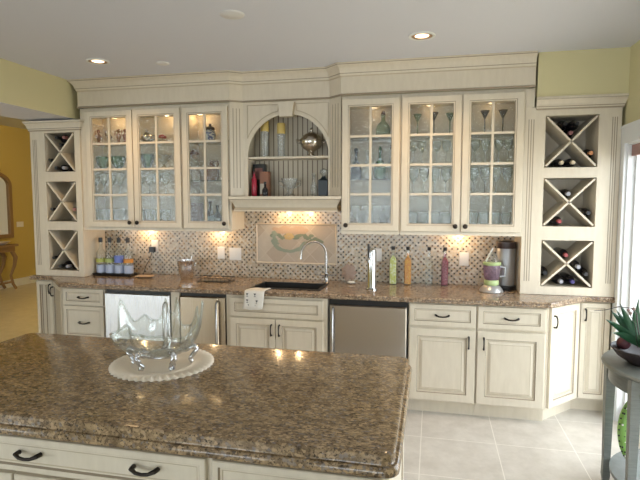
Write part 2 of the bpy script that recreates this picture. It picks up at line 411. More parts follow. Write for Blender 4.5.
# hall entrance door (seen in the hall mirror)
b = MB().box(-5.85, -4.85, 5.14, 5.2, 0, 2.2); b.panel(-5.75, -5.37, .25, .95, [(0, 5.14, 0), (.03, 5.13, 0), (.06, 5.135, 0)]); b.panel(-5.33, -4.95, .25, .95, [(0, 5.14, 0), (.03, 5.13, 0), (.06, 5.135, 0)])
en = struct(b.build('door_2', WHITE)); MB().sphere((-5.75, 5.09, .98), .035).sphere((-5.75, 5.1, 1.12), .028).build('door_knob', BRONZE, en)
sbox('ground_outside', XR + .15, 12, -12, 6, -0.16, -0.1, mat('pale_patio_stone', (0.50, 0.42, 0.30), 0.8))

# ================================================================ CABINETRY HELPERS
CM = [PAINT, GLAZE, GLAZE2, BEAD]
def T(x, y, ang=0, z=0): return Matrix.Translation((x, y, z)) @ Matrix.Rotation(ang, 4, 'Z')
def raised(w, f=-.022): return [(0, 0, 0), (0, f + .003, 0), (.003, f, 0), (w, f, 1), (w + .006, f + .009, 0), (w + .012, f + .009, 2), (w + .016, f + .013, 0), (w + .036, f + .005, 2), (w + .040, f + .005, 0)]
def beadp(w, f=-.022): return [(0, 0, 0), (0, f + .003, 0), (.003, f, 0), (w, f, 1), (w + .006, f + .010, 3)]
def drawerp(w, f=-.022): return [(0, 0, 0), (0, f + .003, 0), (.003, f, 0), (w, f, 1), (w + .005, f + .008, 0), (w + .010, f + .008, 2), (w + .014, f + .010, 0)]
def vhandle(parent, M, x, z, f=-.022, L=.085):
    pts = [(x, f, z - L / 2), (x, f - .020, z - L / 2 + .002), (x, f - .027, z - L / 4), (x, f - .029, z), (x, f - .027, z + L / 4), (x, f - .020, z + L / 2 - .002), (x, f, z + L / 2)]
    return MB(M).tube(pts, [.0075, .007, .0055, .005, .0055, .007, .0075], 8).build('handle', BRONZE, parent, 50)
def hhandle(parent, M, x, z, f=-.022, L=.095, s=1.0):
    pts = [(x - L / 2, f, z), (x - L / 2 + .002, f - .020, z + .001), (x - L / 4, f - .027, z - .006), (x, f - .028, z - .008), (x + L / 4, f - .027, z - .006), (x + L / 2 - .002, f - .020, z + .001), (x + L / 2, f, z)]
    return MB(M).tube(pts, [.0085 * s, .008 * s, .006 * s, .0055 * s, .006 * s, .008 * s, .0085 * s], 8).build('handle', BRONZE, parent, 50)
def knob(parent, M, x, z, f=-.022):
    R = (M or Matrix.Identity(4)) @ Matrix.Translation((x, f, z)) @ Matrix.Rotation(PI / 2, 4, 'X')
    return MB(R).lathe([(.008, 0), (.007, .012), (.017, .016), (.019, .024), (.012, .031), (.0001, .033)], n=14).build('knob', BRONZE, parent, 50)
def front(parent, name, M, x0, x1, z0, z1, prof):
    return MB(M).panel(x0, x1, z0, z1, prof).build(name, CM, parent)
def glass_door(parent, M, x0, x1, z0, z1, w=.064, rows=4, kx=None):
    mb = MB(M); f = -.022
    mb.panel(x0, x1, z0, z1, [(0, 0, 0), (0, f + .003, 0), (.003, f, 0), (w - .016, f, 1), (w - .012, f + .004, 0), (w - .004, f + .004, 1), (w, f + .010, 0), (w, 0, 0)], hole=True)
    d = MB(M); 
    d = mb.build('door', CM, parent)
    g = MB(M); a, b, c, e = x0 + w, x1 - w, z0 + w, z1 - w
    g.box((a + b) / 2 - .009, (a + b) / 2 + .009, f + .004, -.004, c, e)
    for k in range(1, rows): zz = c + (e - c) * k / rows; g.box(a, b, f + .005, -.003, zz - .009, zz + .009)
    g.build('muntin_grid', CM, d)
    MB(M).box(a - .004, b + .004, -.009, -.006, c - .004, e + .004).build('glass_pane', PANE, d)
    if kx is not None: knob(d, M, kx, z0 + .045)
    return d
def flutes(mb, p0, p1, z0, z1, n=3, w=.005, mi=1):
    """dark grooves standing on the face from p0 to p1 (plan), outward = right of travel"""
    a = Vector(p0); b = Vector(p1); t = (b - a).normalized(); nn = Vector((t.y, -t.x)); L = (b - a).length
    for k in range(n):
        c = a + t * (L * (k + 1) / (n + 1)); q = [c - t * w / 2, c + t * w / 2, c + t * w / 2 + nn * .0012, c - t * w / 2 + nn * .0012]
        mb.prism([(v.x, v.y) for v in q], z0, z1, mi)

# ================================================================ UPPER CABINETS
ZB, ZD0, ZD1, ZC = 1.372, 1.388, 2.442, 2.47
def upper(label, x0, x1, F, doors, shelves, left_end=False, group=None):
    """carcass front plane at F, doors hang in front of it"""
    t = thing('glass_door_wall_cabinet', ((x0 + x1) / 2, 0, ZB), label, 'cabinet', group)
    c = MB(); c.box(x0, x0 + .018, F, -.012, ZB, ZC); c.box(x1 - .018, x1, F, -.012, ZB, ZC); c.box(x0 + .018, x1 - .018, F, -.012, ZB, ZB + .018)
    c.box(x0 + .018, x1 - .018, F, -.012, ZC - .05, ZC); c.box(x0 + .018, x1 - .018, -.024, -.012, ZB + .018, ZC - .05)
    c.box(x0 + .018, x1 - .018, F, F + .02, ZB + .018, ZB + .05)
    c.box(x0 + .002, x1 - .002, F - .012, F, ZB - .012, ZB + .012)
    sx = [x0 + .018] + [(doors[i][1] + doors[i + 1][0]) / 2 for i in range(len(doors) - 1)] + [x1 - .018]
    c.build('carcass', CM, t)
    for q in sx[1:-1]: MB().box(q - .02, q + .02, F, F + .018, ZB + .05, ZC - .05).build('center_stile', CM, t)
    if doors[0][0] - x0 > .03: MB().box(x0 + .018, doors[0][0] + .02, F, F + .018, ZB + .05, ZC - .05).build('stile', CM, t)
    if x1 - doors[-1][1] > .03: MB().box(doors[-1][1] - .02, x1 - .018, F, F + .018, ZB + .05, ZC - .05).build('stile', CM, t)
    for z in shelves: MB().add([], []).box(x0 + .019, x1 - .019, F + .03, -.026, z - .008, z, [0, 0, 1, 0, 0, 0]).build('glass_shelf', [SHELFGL, SHELFEDGE], t)
    for (a, b, kx) in doors: glass_door(t, T(0, F), a, b, ZD0, ZD1, kx=kx)
    return t
FL, FR, FM = -.318, -.358, -.27
SH = [2.155, 1.925, 1.692]
upper('cream wall cabinet with two glass doors at the left, green bowls inside', -2.50, -1.49, FL, [(-2.435, -1.965, -2.0), (-1.957, -1.497, -1.925)], SH)
upper('cream single glass door cabinet left of the arched niche, with a blue ginger jar', -1.488, -1.03, FL, [(-1.478, -1.052, -1.085)], [2.155, 1.81])
upper('cream single glass door cabinet right of the arched niche, with a green decanter', -.055, .42, FR, [(-.047, .412, -.012)], [2.155, 1.81])
upper('cream wall cabinet with two glass doors at the right, stemmed glasses inside', .422, 1.344, FR, [(.43, .884, .85), (.892, 1.334, .925)], SH)

# arched display niche between the glass door cabinets
an = thing('arched_display_niche', (-.55, 0, 1.54), 'cream arched open display niche with shelf and bead board back above the sink', 'cabinet')
AX, AR, AZ = -.5375, .3575, 2.005
c = MB()
c.box(-.935, -.917, FM + .02, -.012, 1.67, ZC); c.box(-.188, -.170, FM + .02, -.012, 1.67, ZC); c.box(-.917, -.188, FM + .02, -.012, ZC - .03, ZC)
c.box(-.917, -.188, FM + .02, -.012, 1.652, 1.67)
c.build('carcass', CM, an)
MB().box(-.917, -.188, -.03, -.012, 1.67, ZC - .03).build('beadboard_back', BEAD, an)
c = MB(); c.box(-.935, AX - AR, FM, FM + .02, 1.67, ZC); c.box(AX + AR, -.170, FM, FM + .02, 1.67, ZC)
N = 32
for k in range(N):
    a0, a1 = PI - PI * k / N, PI - PI * (k + 1) / N
    q = [(AX + AR * math.cos(a0), AZ + AR * math.sin(a0)), (AX + AR * math.cos(a1), AZ + AR * math.sin(a1))]
    vs = []
    for y in (FM, FM + .02): vs += [(q[0][0], y, q[0][1]), (q[1][0], y, q[1][1]), (q[1][0], y, ZC), (q[0][0], y, ZC)]
    c.add(vs, [(0, 1, 2, 3), (7, 6, 5, 4), (0, 4, 5, 1)])
c.build('arched_face_frame', CM, an)
for s in (-1, 1):
    pts = []
    def mm(x, z): pts.append((AX + s * x, FM - .003, z))
    mm(.075, 2.445); mm(.355, 2.445); mm(.355, 2.165)
    for k in range(13):
        a = math.radians(24 + (78 - 24) * k / 12); r = AR + .035
        if k > 0 or True: mm(min(.355, r * math.cos(a)), AZ + r * math.sin(a))
    mm(.075, 2.445)
    MB().tube(pts, .0035, 6).build('spandrel_molding', GLAZE2, an)
c = MB(); vs = []
for y in (FM - .048, FM + .005): vs += [(AX - .055, y, 2.335), (AX + .055, y, 2.335), (AX + .070, y, 2.455), (AX - .070, y, 2.455)]
c.add(vs, [(0, 1, 2, 3), (7, 6, 5, 4), (0, 4, 5, 1), (1, 5, 6, 2), (2, 6, 7, 3), (3, 7, 4, 0)], [0, 0, 2, 2, 0, 2]); c.build('keystone', CM, an)
MB().box(-.916, -.189, FM + .022, -.031, 1.992, 2.010).build('shelf', CM, an)
for (p, q, nm) in (((-1.028, FL - .02), (-.936, FM), 'l'), ((-.169, FM), (-.057, FR - .02), 'r')):
    c = MB(); c.prism([p, q, (q[0], -.15), (p[0], -.15)] if nm == 'l' else [p, q, (q[0], -.15), (p[0], -.15)], 1.672, ZC)
    flutes(c, p, q, 1.74, 2.42, 3, .006)
    c.build('fluted_pilaster', CM, an)
# mantel ledge under the niche
c = MB(); pth = [(-.99, -.012), (-.99, -.33), (-.10, -.33), (-.10, -.012)]
sweep(c, pth, [(0, 1.54, 0), (.012, 1.54, 0), (.012, 1.552, 1), (.008, 1.556, 2), (.004, 1.575, 0), (.012, 1.60, 0), (.028, 1.625, 0), (.040, 1.638, 1), (.040, 1.643, 0), (.048, 1.645, 0), (.048, 1.668, 0), (0, 1.668, 0)])
c.box(-.99, -.10, -.33, -.012, 1.545, 1.651)
c.build('mantel_ledge', CM, an)

# cornice over all the wall cabinets
cm = MB(); cp = [(-2.50, -.012), (-2.50, FL - .02), (-1.03, FL - .02), (-.935, FM), (-.17, FM), (-.055, FR - .02), (1.405, FR - .02)]
prof = [(0, 2.471, 0), (.006, 2.471, 1), (.012, 2.480, 1), (.010, 2.486, 0), (.004, 2.490, 0), (.004, 2.618, 2), (.012, 2.626, 0), (.016, 2.640, 1), (.020, 2.645, 0), (.023, 2.660, 0), (.034, 2.682, 0), (.050, 2.698, 0), (.058, 2.703, 1), (.062, 2.708, 0), (.062, 2.719, 0), (0, 2.719, 0)]
sweep(cm, cp, prof)
tag(cm.build('crown_molding', CM), 'cream frieze and crown molding running over the wall cabinets to the ceiling', 'molding')

# ================================================================ WINE TOWERS
def tower(label, x0, x1, F, cells, cx0, cx1, ztop, crown_x0, crown_x1, side):
    t = thing('wine_rack_cabinet', ((x0 + x1) / 2, 0, .917), label, 'wine rack')
    zb = .917; B = -.012; d = .018
    c = MB(); c.box(x0, x0 + d, F + .02, B, zb, ztop); c.box(x1 - d, x1, F + .02, B, zb, ztop); c.box(x0 + d, x1 - d, F + .02, B, ztop - d, ztop); c.box(x0 + d, x1 - d, B - .012, B, zb, ztop - d)
    c.box(cx0 - d, cx0, F + .02, B - .012, zb, ztop - d); c.box(cx1, cx1 + d, F + .02, B - .012, zb, ztop - d)
    for (z0, z1) in cells: c.box(cx0, cx1, F + .02, B - .012, z0 - d, z0); c.box(cx0, cx1, F + .02, B - .012, z1, z1 + d)
    c.build('carcass', CM, t)
    f = MB(); f.box(x0, cx0, F, F + .02, zb, ztop); f.box(cx1, x1, F, F + .02, zb, ztop)
    zz = [zb] + [v for c_ in cells for v in c_] + [ztop]
    for i in range(0, len(zz), 2): f.box(cx0, cx1, F, F + .02, zz[i], zz[i + 1])
    for (a, b, z1_) in side: flutes(f, (a, F), (b, F), zb + .10, z1_, 3, .006)
    f.build('face_frame', CM, t)
    for (z0, z1) in cells:
        m = MB(); cx, cz, a, h = (cx0 + cx1) / 2, (z0 + z1) / 2, (cx1 - cx0) / 2 - .001, (z1 - z0) / 2 - .001
        for s in (-1, 1):
            L = math.hypot(a, h); n = (-s * h / L * .007, a / L * .007)
            e = .010
            p = [(-a + e, -s * (h - e)), (a - e, s * (h - e))]
            vs = []
            for y in (F + .004, B - .014):
                for (u, v), g in ((p[0], -1), (p[1], -1), (p[1], 1), (p[0], 1)): vs.append((cx + u + g * n[0], y, cz + v + g * n[1]))
            m.add(vs, [(0, 1, 2, 3), (7, 6, 5, 4), (0, 4, 5, 1), (1, 5, 6, 2), (2, 6, 7, 3), (3, 7, 4, 0)])
        m.build('cross_divider', CM, t)
    k = MB(); sweep(k, ([(crown_x0, B)] if crown_x0 < 0 else []) + [(crown_x0, F), (crown_x1, F), (crown_x1, B)], [(0, ztop - .02, 0), (.006, ztop - .02, 1), (.010, ztop - .008, 0), (.012, ztop, 1), (.016, ztop + .006, 0), (.018, ztop + .02, 0), (.028, ztop + .042, 0), (.038, ztop + .052, 1), (.040, ztop + .056, 0), (.040, ztop + .072, 0), (0, ztop + .072, 0)])
    k.build('crown', CM, t)
    return t
LC = [(.972, 1.355), (1.435, 1.81), (1.90, 2.26)]
RC = [(.979, 1.334), (1.438, 1.803), (1.88, 2.263)]
tower('cream cabinet of three wine cubbies with crossed dividers beside the hall', -3.035, -2.502, -.335, LC, -2.88, -2.56, 2.295, -3.035, -2.502, [(-3.02, -2.955, 2.2)])
tr_ = tower('cream cabinet of three wine cubbies with crossed dividers beside the patio door', 1.346, 2.005, -.355, RC, 1.49, 1.855, 2.325, 1.42, 2.005, [(1.355, 1.425, 2.24), (1.93, 1.99, 2.24)])
c = MB().box(1.346, 1.41, -.352, -.012, 2.327, 2.469); c.build('corner_filler', CM, tr_)

# ================================================================ BASE CABINETS
ZT, TK = .872, .105
BFY = -.60                     # carcass front; doors stand 22 mm proud
def toe(parent, poly, name='toe_kick'): return MB().prism(poly, 0, TK - .001).build(name, CM, parent)
def base(name, label, x0, x1, F=BFY):
    t = thing(name, ((x0 + x1) / 2, 0, 0), label, 'cabinet')
    MB().box(x0, x1, F, -.012, TK, ZT).build('carcass', CM, t)
    toe(t, [(x0, F + .05), (x1, F + .05), (x1, -.012), (x0, -.012)])
    return t
O = Matrix.Identity(4)
# left end cabinet with a straight and an angled door
t = thing('corner_base_cabinet', (-2.8, 0, 0), 'cream end base cabinet with bead board doors below the left wine rack', 'cabinet')
MB().prism([(-3.045, -.31), (-2.85, -.31), (-2.522, -.598), (-2.522, -.012), (-3.045, -.012)], TK, ZT).build('carcass', CM, t)
toe(t, [(-3.045, -.26), (-2.83, -.26), (-2.522, -.53), (-2.522, -.012), (-3.045, -.012)])
d = front(t, 'door', T(0, -.31), -3.04, -2.862, .115, .862, beadp(.035)); vhandle(d, T(0, -.31), -2.885, .79)
a = math.atan2(-.288, .328); L = math.hypot(.288, .328); M = T(-2.85, -.31, a)
d = front(t, 'door', M, .012, L - .012, .115, .862, beadp(.04)); vhandle(d, M, .04, .77)
# drawer stack
t = base('drawer_base_cabinet', 'cream base cabinet of stacked drawers at the left end of the counter', -2.52, -2.10)
for z0, z1 in ((.715, .86), (.42, .705), (.12, .41)):
    d = front(t, 'drawer', T(0, BFY), -2.512, -2.108, z0, z1, drawerp(.032)); hhandle(d, T(0, BFY), -2.30, (z0 + z1) / 2)
# under-counter ice maker
t = thing('ice_maker', (-1.78, 0, 0), 'bright stainless steel under-counter appliance beside the left drawer stack', 'appliance')
MB().box(-2.085, -1.465, -.60, -.02, .02, .868).build('housing', BLACK, t)
MB().panel(-2.08, -1.47, .10, .838, [(0, -.60, 0), (0, -.632, 0), (.006, -.640, 0), (.02, -.640, 0)]).build('door', STEELW, t)
MB().box(-2.08, -1.47, -.61, -.60, .02, .095).build('kick_grille', BLACK, t)
MB().tube([(-1.505, -.64, .20), (-1.505, -.672, .22), (-1.505, -.675, .5), (-1.505, -.672, .76), (-1.505, -.64, .78)], .009, 10).build('handle', NICKEL, t, 50)
# filler
tag(MB().box(-1.46, -1.385, -.622, -.02, 0, ZT).build('filler_panel', PAINT), 'narrow cream filler panel between the two left under-counter appliances', 'panel')
# wine cooler
t = thing('beverage_cooler', (-1.17, 0, 0), 'small stainless steel under-counter cooler with a vertical handle left of the sink cabinet', 'appliance')
MB().box(-1.38, -.965, -.60, -.02, .02, .868).build('housing', BLACK, t)
MB().panel(-1.374, -1.03, .11, .838, [(0, -.60, 0), (0, -.628, 0), (.008, -.636, 0), (.02, -.636, 0)]).panel(-1.028, -.972, .11, .838, [(0, -.60, 0), (0, -.628, 0), (.004, -.632, 0), (.01, -.632, 0)]).build('door', STEELB, t)
MB().box(-1.374, -.972, -.61, -.60, .02, .10).build('kick_grille', BLACK, t)
MB().tube([(-1.035, -.636, .16), (-1.035, -.668, .18), (-1.035, -.670, .5), (-1.035, -.668, .79), (-1.035, -.636, .81)], .009, 10).build('handle', NICKEL, t, 50)
# sink base
SF = -.638
t = thing('sink_base_cabinet', (-.53, 0, 0), 'cream sink base cabinet with a wide false drawer over two doors', 'cabinet')
MB().box(-.955, -.937, SF, -.012, TK, ZT).box(-.13, -.112, SF, -.012, TK, ZT).box(-.937, -.13, SF, -.012, TK, TK + .02).box(-.937, -.13, -.02, -.012, TK + .02, ZT).box(-.937, -.13, SF, SF + .02, TK + .02, ZT).build('carcass', CM, t)
toe(t, [(-.955, SF + .05), (-.112, SF + .05), (-.112, -.012), (-.955, -.012)])
d = front(t, 'false_drawer_front', T(0, SF), -.918, -.146, .70, .852, drawerp(.038))
for a, b, hx in ((-.918, -.535, -.565), (-.529, -.146, -.499)):
    d = front(t, 'door', T(0, SF), a, b, .12, .688, raised(.05)); vhandle(d, T(0, SF), hx, .60)
# dishwasher
t = thing('dishwasher', (.2, 0, 0), 'wide stainless steel dishwasher right of the sink cabinet', 'appliance')
MB().box(-.105, .505, -.60, -.02, .02, .868).build('housing', BLACK, t)
MB().panel(-.098, .498, .11, .825, [(0, -.60, 0), (0, -.632, 0), (.008, -.640, 0), (.02, -.640, 0)]).build('door', STEEL, t)
MB().box(-.098, .498, -.61, -.60, .02, .10).build('kick_plate', BLACK, t)
MB().tube([(-.068, -.64, .16), (-.068, -.672, .18), (-.068, -.674, .48), (-.068, -.672, .78), (-.068, -.64, .80)], .010, 10).build('handle', NICKEL, t, 50)
# two drawer-over-door cabinets
for x0, x1, hx, lab in ((.512, 1.009, .955, 'cream base cabinet with drawer and door beside the dishwasher'), (1.011, 1.50, 1.062, 'cream base cabinet with drawer and door next to the angled corner')):
    t = base('base_cabinet', lab, x0, x1)
    a, b = (x0 + .008, x1 - .006) if x0 < 1 else (x0 + .006, x1 - .014)
    d = front(t, 'drawer', T(0, BFY), a, b, .692, .858, drawerp(.036)); hhandle(d, T(0, BFY), (a + b) / 2, .777)
    d = front(t, 'door', T(0, BFY), a, b, .118, .672, raised(.058)); vhandle(d, T(0, BFY), hx, .58)
# right end cabinet
t = thing('corner_base_cabinet', (1.75, 0, 0), 'cream angled end base cabinet below the right wine rack', 'cabinet')
MB().prism([(1.502, -.598), (1.78, -.31), (2.0, -.31), (2.0, -.012), (1.502, -.012)], TK, ZT).build('carcass', CM, t)
toe(t, [(1.502, -.53), (1.76, -.26), (2.0, -.26), (2.0, -.012), (1.502, -.012)])
a = math.atan2(.288, .278); L = math.hypot(.288, .278); M = T(1.502, -.598, a)
d = front(t, 'door', M, .014, L - .016, .118, .862, raised(.05)); vhandle(d, M, .045, .76)
d = front(t, 'door', T(0, -.31), 1.79, 1.995, .118, .862, raised(.036)); vhandle(d, T(0, -.31), 1.822, .77)

# ================================================================ COUNTERTOP, SINK, BACKSPLASH
SX0, SX1, SY0, SY1 = -.76, -.20, -.555, -.25
ct = MB(); poly = [(-3.07, -.345), (-2.84, -.345), (-2.50, -.66), (1.50, -.66), (1.80, -.355), (2.02, -.355), (2.02, -.005), (-3.07, -.005)]
fr = poly
rings = []
for d_, z in ((0, .874), (.012, .876), (.018, .884), (.018, .890), (.012, .893), (.012, .900), (.016, .904), (.012, .912), (.004, .915)):
    rings.append([(q.x, max(-.75, q.y) if q.y < -.01 else -.005, z) for q in offset_path(poly, d_, True)])
ct.loops(rings, 0)
top = [(q[0], q[1]) for q in rings[-1]]
def face_poly(pl, z): ct.add([(x, y, z) for x, y in pl], [tuple(range(len(pl)))])
for z, R0 in ((.915, rings[-1]), (.874, rings[0])):
    P_ = [(q[0], q[1]) for q in R0]; fy = P_[2][1]
    face_poly([P_[0], P_[1], P_[2], (SX0, fy), (SX0, -.005), P_[7]], z)
    face_poly([(SX1, fy), P_[3], P_[4], P_[5], P_[6], (SX1, -.005)], z)
    face_poly([(SX0, fy), (SX1, fy), (SX1, SY0), (SX0, SY0)], z)
    face_poly([(SX0, SY1), (SX1, SY1), (SX1, -.005), (SX0, -.005)], z)
ct.add([(SX0, SY0, .874), (SX1, SY0, .874), (SX1, SY1, .874), (SX0, SY1, .874), (SX0, SY0, .915), (SX1, SY0, .915), (SX1, SY1, .915), (SX0, SY1, .915)], [(0, 1, 5, 4), (1, 2, 6, 5), (2, 3, 7, 6), (3, 0, 4, 7)])
tag(ct.build('countertop', GRANITE_C), 'long brown granite countertop along the back wall', 'countertop')
sk = thing('kitchen_sink', (-.48, -.40, .70), 'black basin sink set into the back counter', 'sink')
b = MB(); 
b.loops([[(SX0 - .012, SY0 - .012, .916), (SX1 + .012, SY0 - .012, .916), (SX1 + .012, SY1 + .012, .916), (SX0 - .012, SY1 + .012, .916)],
         [(SX0 - .010, SY0 - .010, .922), (SX1 + .010, SY0 - .010, .922), (SX1 + .010, SY1 + .010, .922), (SX0 - .010, SY1 + .010, .922)],
         [(SX0 + .012, SY0 + .012, .922), (SX1 - .012, SY0 + .012, .922), (SX1 - .012, SY1 - .012, .922), (SX0 + .012, SY1 - .012, .922)],
         [(SX0 + .022, SY0 + .022, .73), (SX1 - .022, SY0 + .022, .73), (SX1 - .022, SY1 - .022, .73), (SX0 + .022, SY1 - .022, .73)]], 0, None, 0)
b.build('basin', SINKBLK, sk)
MB().lathe([(.04, 0), (.04, .004), (.025, .002), (.0001, .002)], (-.48, -.40, .731), 20).build('drain', NICKEL, sk, 40)
bs = MB().box(-2.50, 1.344, -.010, -.001, .916, 1.545)
tag(bs.build('backsplash', MOSAIC), 'beige mosaic tile backsplash dotted with small dark squares', 'backsplash')
# tile mural behind the faucet
mu = thing('tile_mural', (-.535, -.012, 1.235), 'framed stone tile mural of a green and peach leafy swag above the sink', 'mural')
X0, X1, Z0, Z1 = -.918, -.155, 1.052, 1.425
stone = mat('tumbled_stone', (0.5, 0.42, 0.33), 0.5); tt = NT(stone)
tc = tt.coords((1, 1, 1), (0, PI / 4, 0)); sp = tt.node('ShaderNodeSeparateXYZ'); tt.link(tc, sp.inputs[0])
gx = tt.math('FRACT', tt.math('MULTIPLY', tt.math('ADD', sp.outputs[0], 10.02), 1 / .15)); gz = tt.math('FRACT', tt.math('MULTIPLY', tt.math('ADD', sp.outputs[2], 10.06), 1 / .15))
cb = tt.node('ShaderNodeCombineXYZ'); tt.link(tt.math('FLOOR', tt.math('MULTIPLY', tt.math('ADD', sp.outputs[0], 10.02), 1 / .15)), cb.inputs[0]); tt.link(tt.math('FLOOR', tt.math('MULTIPLY', tt.math('ADD', sp.outputs[2], 10.06), 1 / .15)), cb.inputs[1])
wn = tt.node('ShaderNodeTexWhiteNoise'); tt.link(cb.outputs[0], wn.inputs[0])
c1 = tt.ramp(wn.outputs[0], [(0, (0.46, 0.38, 0.30)), (.35, (0.50, 0.42, 0.335)), (.7, (0.55, 0.48, 0.39))], 'CONSTANT')
c1 = tt.mix(tt.math('MULTIPLY', tt.noise(tt.coords(), 18, 4), .45), c1, (0.36, 0.29, 0.22))
gg = tt.math('MAXIMUM', tt.math('LESS_THAN', gx, .025), tt.math('LESS_THAN', gz, .025))
tt.link(tt.mix(gg, c1, (0.56, 0.49, 0.40)), tt.b.inputs['Base Color'])
liner = mat('stone_liner', (0.58, 0.50, 0.40), 0.4)
MB().box(X0 + .014, X1 - .014, -.016, -.0105, Z0 + .014, Z1 - .014).build('stone_tiles', stone, mu)
MB().panel(X0, X1, Z0, Z1, [(0, -.0105, 0), (.002, -.020, 0), (.006, -.024, 0), (.011, -.022, 0), (.016, -.0165, 0)], hole=True).build('liner', liner, mu)
def sherds(name, pts, m, y=-.0165):
    q = MB()
    for kk, (x, z, r, a) in enumerate(pts):
        y0 = y; y = y - .00008 * kk
        n = 7; ring = [(x + r * (1 + .25 * random.uniform(-1, 1)) * math.cos(a + 2 * PI * k / n) * 1.5, y, z + r * (1 + .25 * random.uniform(-1, 1)) * math.sin(a + 2 * PI * k / n)) for k in range(n)]
        q.loops([ring, [(p[0], y - .002, p[2]) for p in ring]], 0, 0, 0); y = y0
    return q.build(name, m, mu)
P = []
for k in range(34):          # green crescent hanging like a garland
    a = math.radians(190 + 150 * k / 33); P.append((-.60 + .155 * math.cos(a), 1.285 + .115 * math.sin(a) , random.uniform(.012, .018), random.random() * 6))
for k in range(16): P.append((-.74 + .012 * random.uniform(-1, 1) + .02 * k / 16, 1.345 - .007 * k, .013, random.random() * 6))
sherds('green_garland', P, mat('sage_green_tesserae', (0.27, 0.31, 0.235), 0.5))
P = []
for k in range(22): P.append((-.75 + .36 * k / 21, 1.30 + .022 * math.sin(k * .9) + .012, random.uniform(.013, .020), random.random() * 6))
for k in range(8): P.append((-.42 + .018 * k, 1.29 - .01 * abs(k - 4), .014, random.random() * 6))
sherds('dark_green_leaves', P, mat('olive_tesserae', (0.20, 0.23, 0.16), 0.5), -.0175)
P = []
for k in range(15): P.append((-.735 + .29 * k / 14, 1.372 - .01 * math.sin(k), random.uniform(.016, .022), random.random() * 6))
for k in range(12): P.append((-.70 + .24 * k / 11, 1.345, random.uniform(.014, .020), random.random() * 6))
sherds('peach_petals', P, mat('peach_tesserae', (0.47, 0.34, 0.24), 0.5), -.017)
P = [(-.60 + .03 * math.cos(k), 1.305 + .018 * math.sin(k), .015, k) for k in range(7)]
sherds('yellow_flower', P, mat('ochre_tesserae', (0.50, 0.36, 0.17), 0.5), -.019)

# ================================================================ ISLAND
IX0, IX1, IY0, IY1 = -1.44, .555, -3.05, -2.165
isl = thing('kitchen_island', ((IX0 + IX1) / 2, (IY0 + IY1) / 2, 0), 'cream island cabinet with wide drawers under the large granite top', 'island')
MB().box(IX0, IX1, IY0, IY1, TK, .845).build('carcass', CM, isl)
MB().box(IX0 + .05, IX1 - .05, IY0 + .05, IY1 - .05, 0, TK).build('toe_kick', CM, isl)
for x0, x1, hs in ((-1.43, -.0, (-.64, -.205)), (.022, .545, (.283,))):
    d = front(isl, 'drawer', T(0, IY0), x0, x1, .712, .833, drawerp(.020))
    for hx in hs: hhandle(d, T(0, IY0), hx, .783, L=.085)
for x0, x1 in ((-1.43, -.72), (-.712, -.0), (.022, .545)):
    d = front(isl, 'door', T(0, IY0), x0, x1, .118, .70, raised(.06)); hhandle(d, T(0, IY0), (x0 + x1) / 2, .665)
front(isl, 'end_panel', T(IX1, IY0, PI / 2), .01, IY1 - IY0 - .01, .118, .835, raised(.06, -.012))
def rpoly(x0, x1, y0, y1, r, n=6):
    o = []
    for (cx, cy, a0) in ((x0 + r, y0 + r, PI), (x1 - r, y0 + r, 1.5 * PI), (x1 - r, y1 - r, 0), (x0 + r, y1 - r, .5 * PI)):
        for k in range(n + 1): a = a0 + PI / 2 * k / n; o.append((cx + r * math.cos(a), cy + r * math.sin(a)))
    return o
ip = MB(); rings = []
for ins, z in ((.030, .846), (.010, .847), (.002, .852), (0, .862), (.002, .872), (.008, .879), (.016, .880), (.018, .884), (.016, .903), (.017, .910), (.021, .914), (.027, .915)):
    rings.append([(x, y, z) for x, y in rpoly(-1.485 + ins, .600 - ins, -3.095 + ins, -2.125 - ins, .045 - ins * .5)])
ip.loops(rings, 0, 0, 0)
tag(ip.build('island_countertop', GRANITE_I, None, 35), 'large speckled brown granite island top with stepped edge in the foreground', 'countertop')

# ================================================================ LIGHT FITTINGS
def downlight(x, y, lit, label):
    t = thing('recessed_light', (x, y, 2.72), label, 'ceiling light')
    MB().lathe([(.088, 0), (.086, -.008), (.073, -.009), (.070, -.002), (.0699, 0)], (x, y, 2.7195), 28, caps=False).build('trim_ring', WHITE, t, 40)
    MB().lathe([(.048, -.004), (.069, -.006), (.069, -.0005), (.048, -.0005), (.048, -.004)], (x, y, 2.7195), 24, caps=False).build('baffle', mat('tan_baffle', (.45, .30, .18), .5), t, 40)
    MB().lathe([(.0001, -.003), (.046, -.003), (.046, -.0005), (.0001, -.0005)], (x, y, 2.7195), 24).build('lens', mat('warm_lamp', (1, .8, .6), .5, emit=(1.0, .74, .50), estr=2.2 if lit else 0), t, 40)
    return t
downlight(-1.895, -.88, True, 'lit recessed ceiling light near the left end of the cabinets')
spot('recessed_lamp', (-1.895, -.88, 2.70), E_DOWN, WARM, 2.4)
downlight(.589, -.965, True, 'lit recessed ceiling light above the right wall cabinets')
spot('recessed_lamp', (.589, -.965, 2.70), E_DOWN, WARM, 2.4)
t = thing('ceiling_speaker', (-.485, -1.60, 2.72), 'round flat white speaker grille on the ceiling nearest the viewer', 'speaker')
MB().lathe([(.0001, 0), (.064, 0), (.071, .004), (.073, .009)], (-.485, -1.60, 2.7105), 32).build('grille', PLATE, t, 40)
t = thing('smoke_detector', (-1.43, -.72, 2.72), 'small white disc on the ceiling close to the crown molding', 'smoke detector')
MB().lathe([(.0001, 0), (.04, 0), (.049, .004), (.051, .011)], (-1.43, -.72, 2.7085), 24).build('cover', PLATE, t, 40)
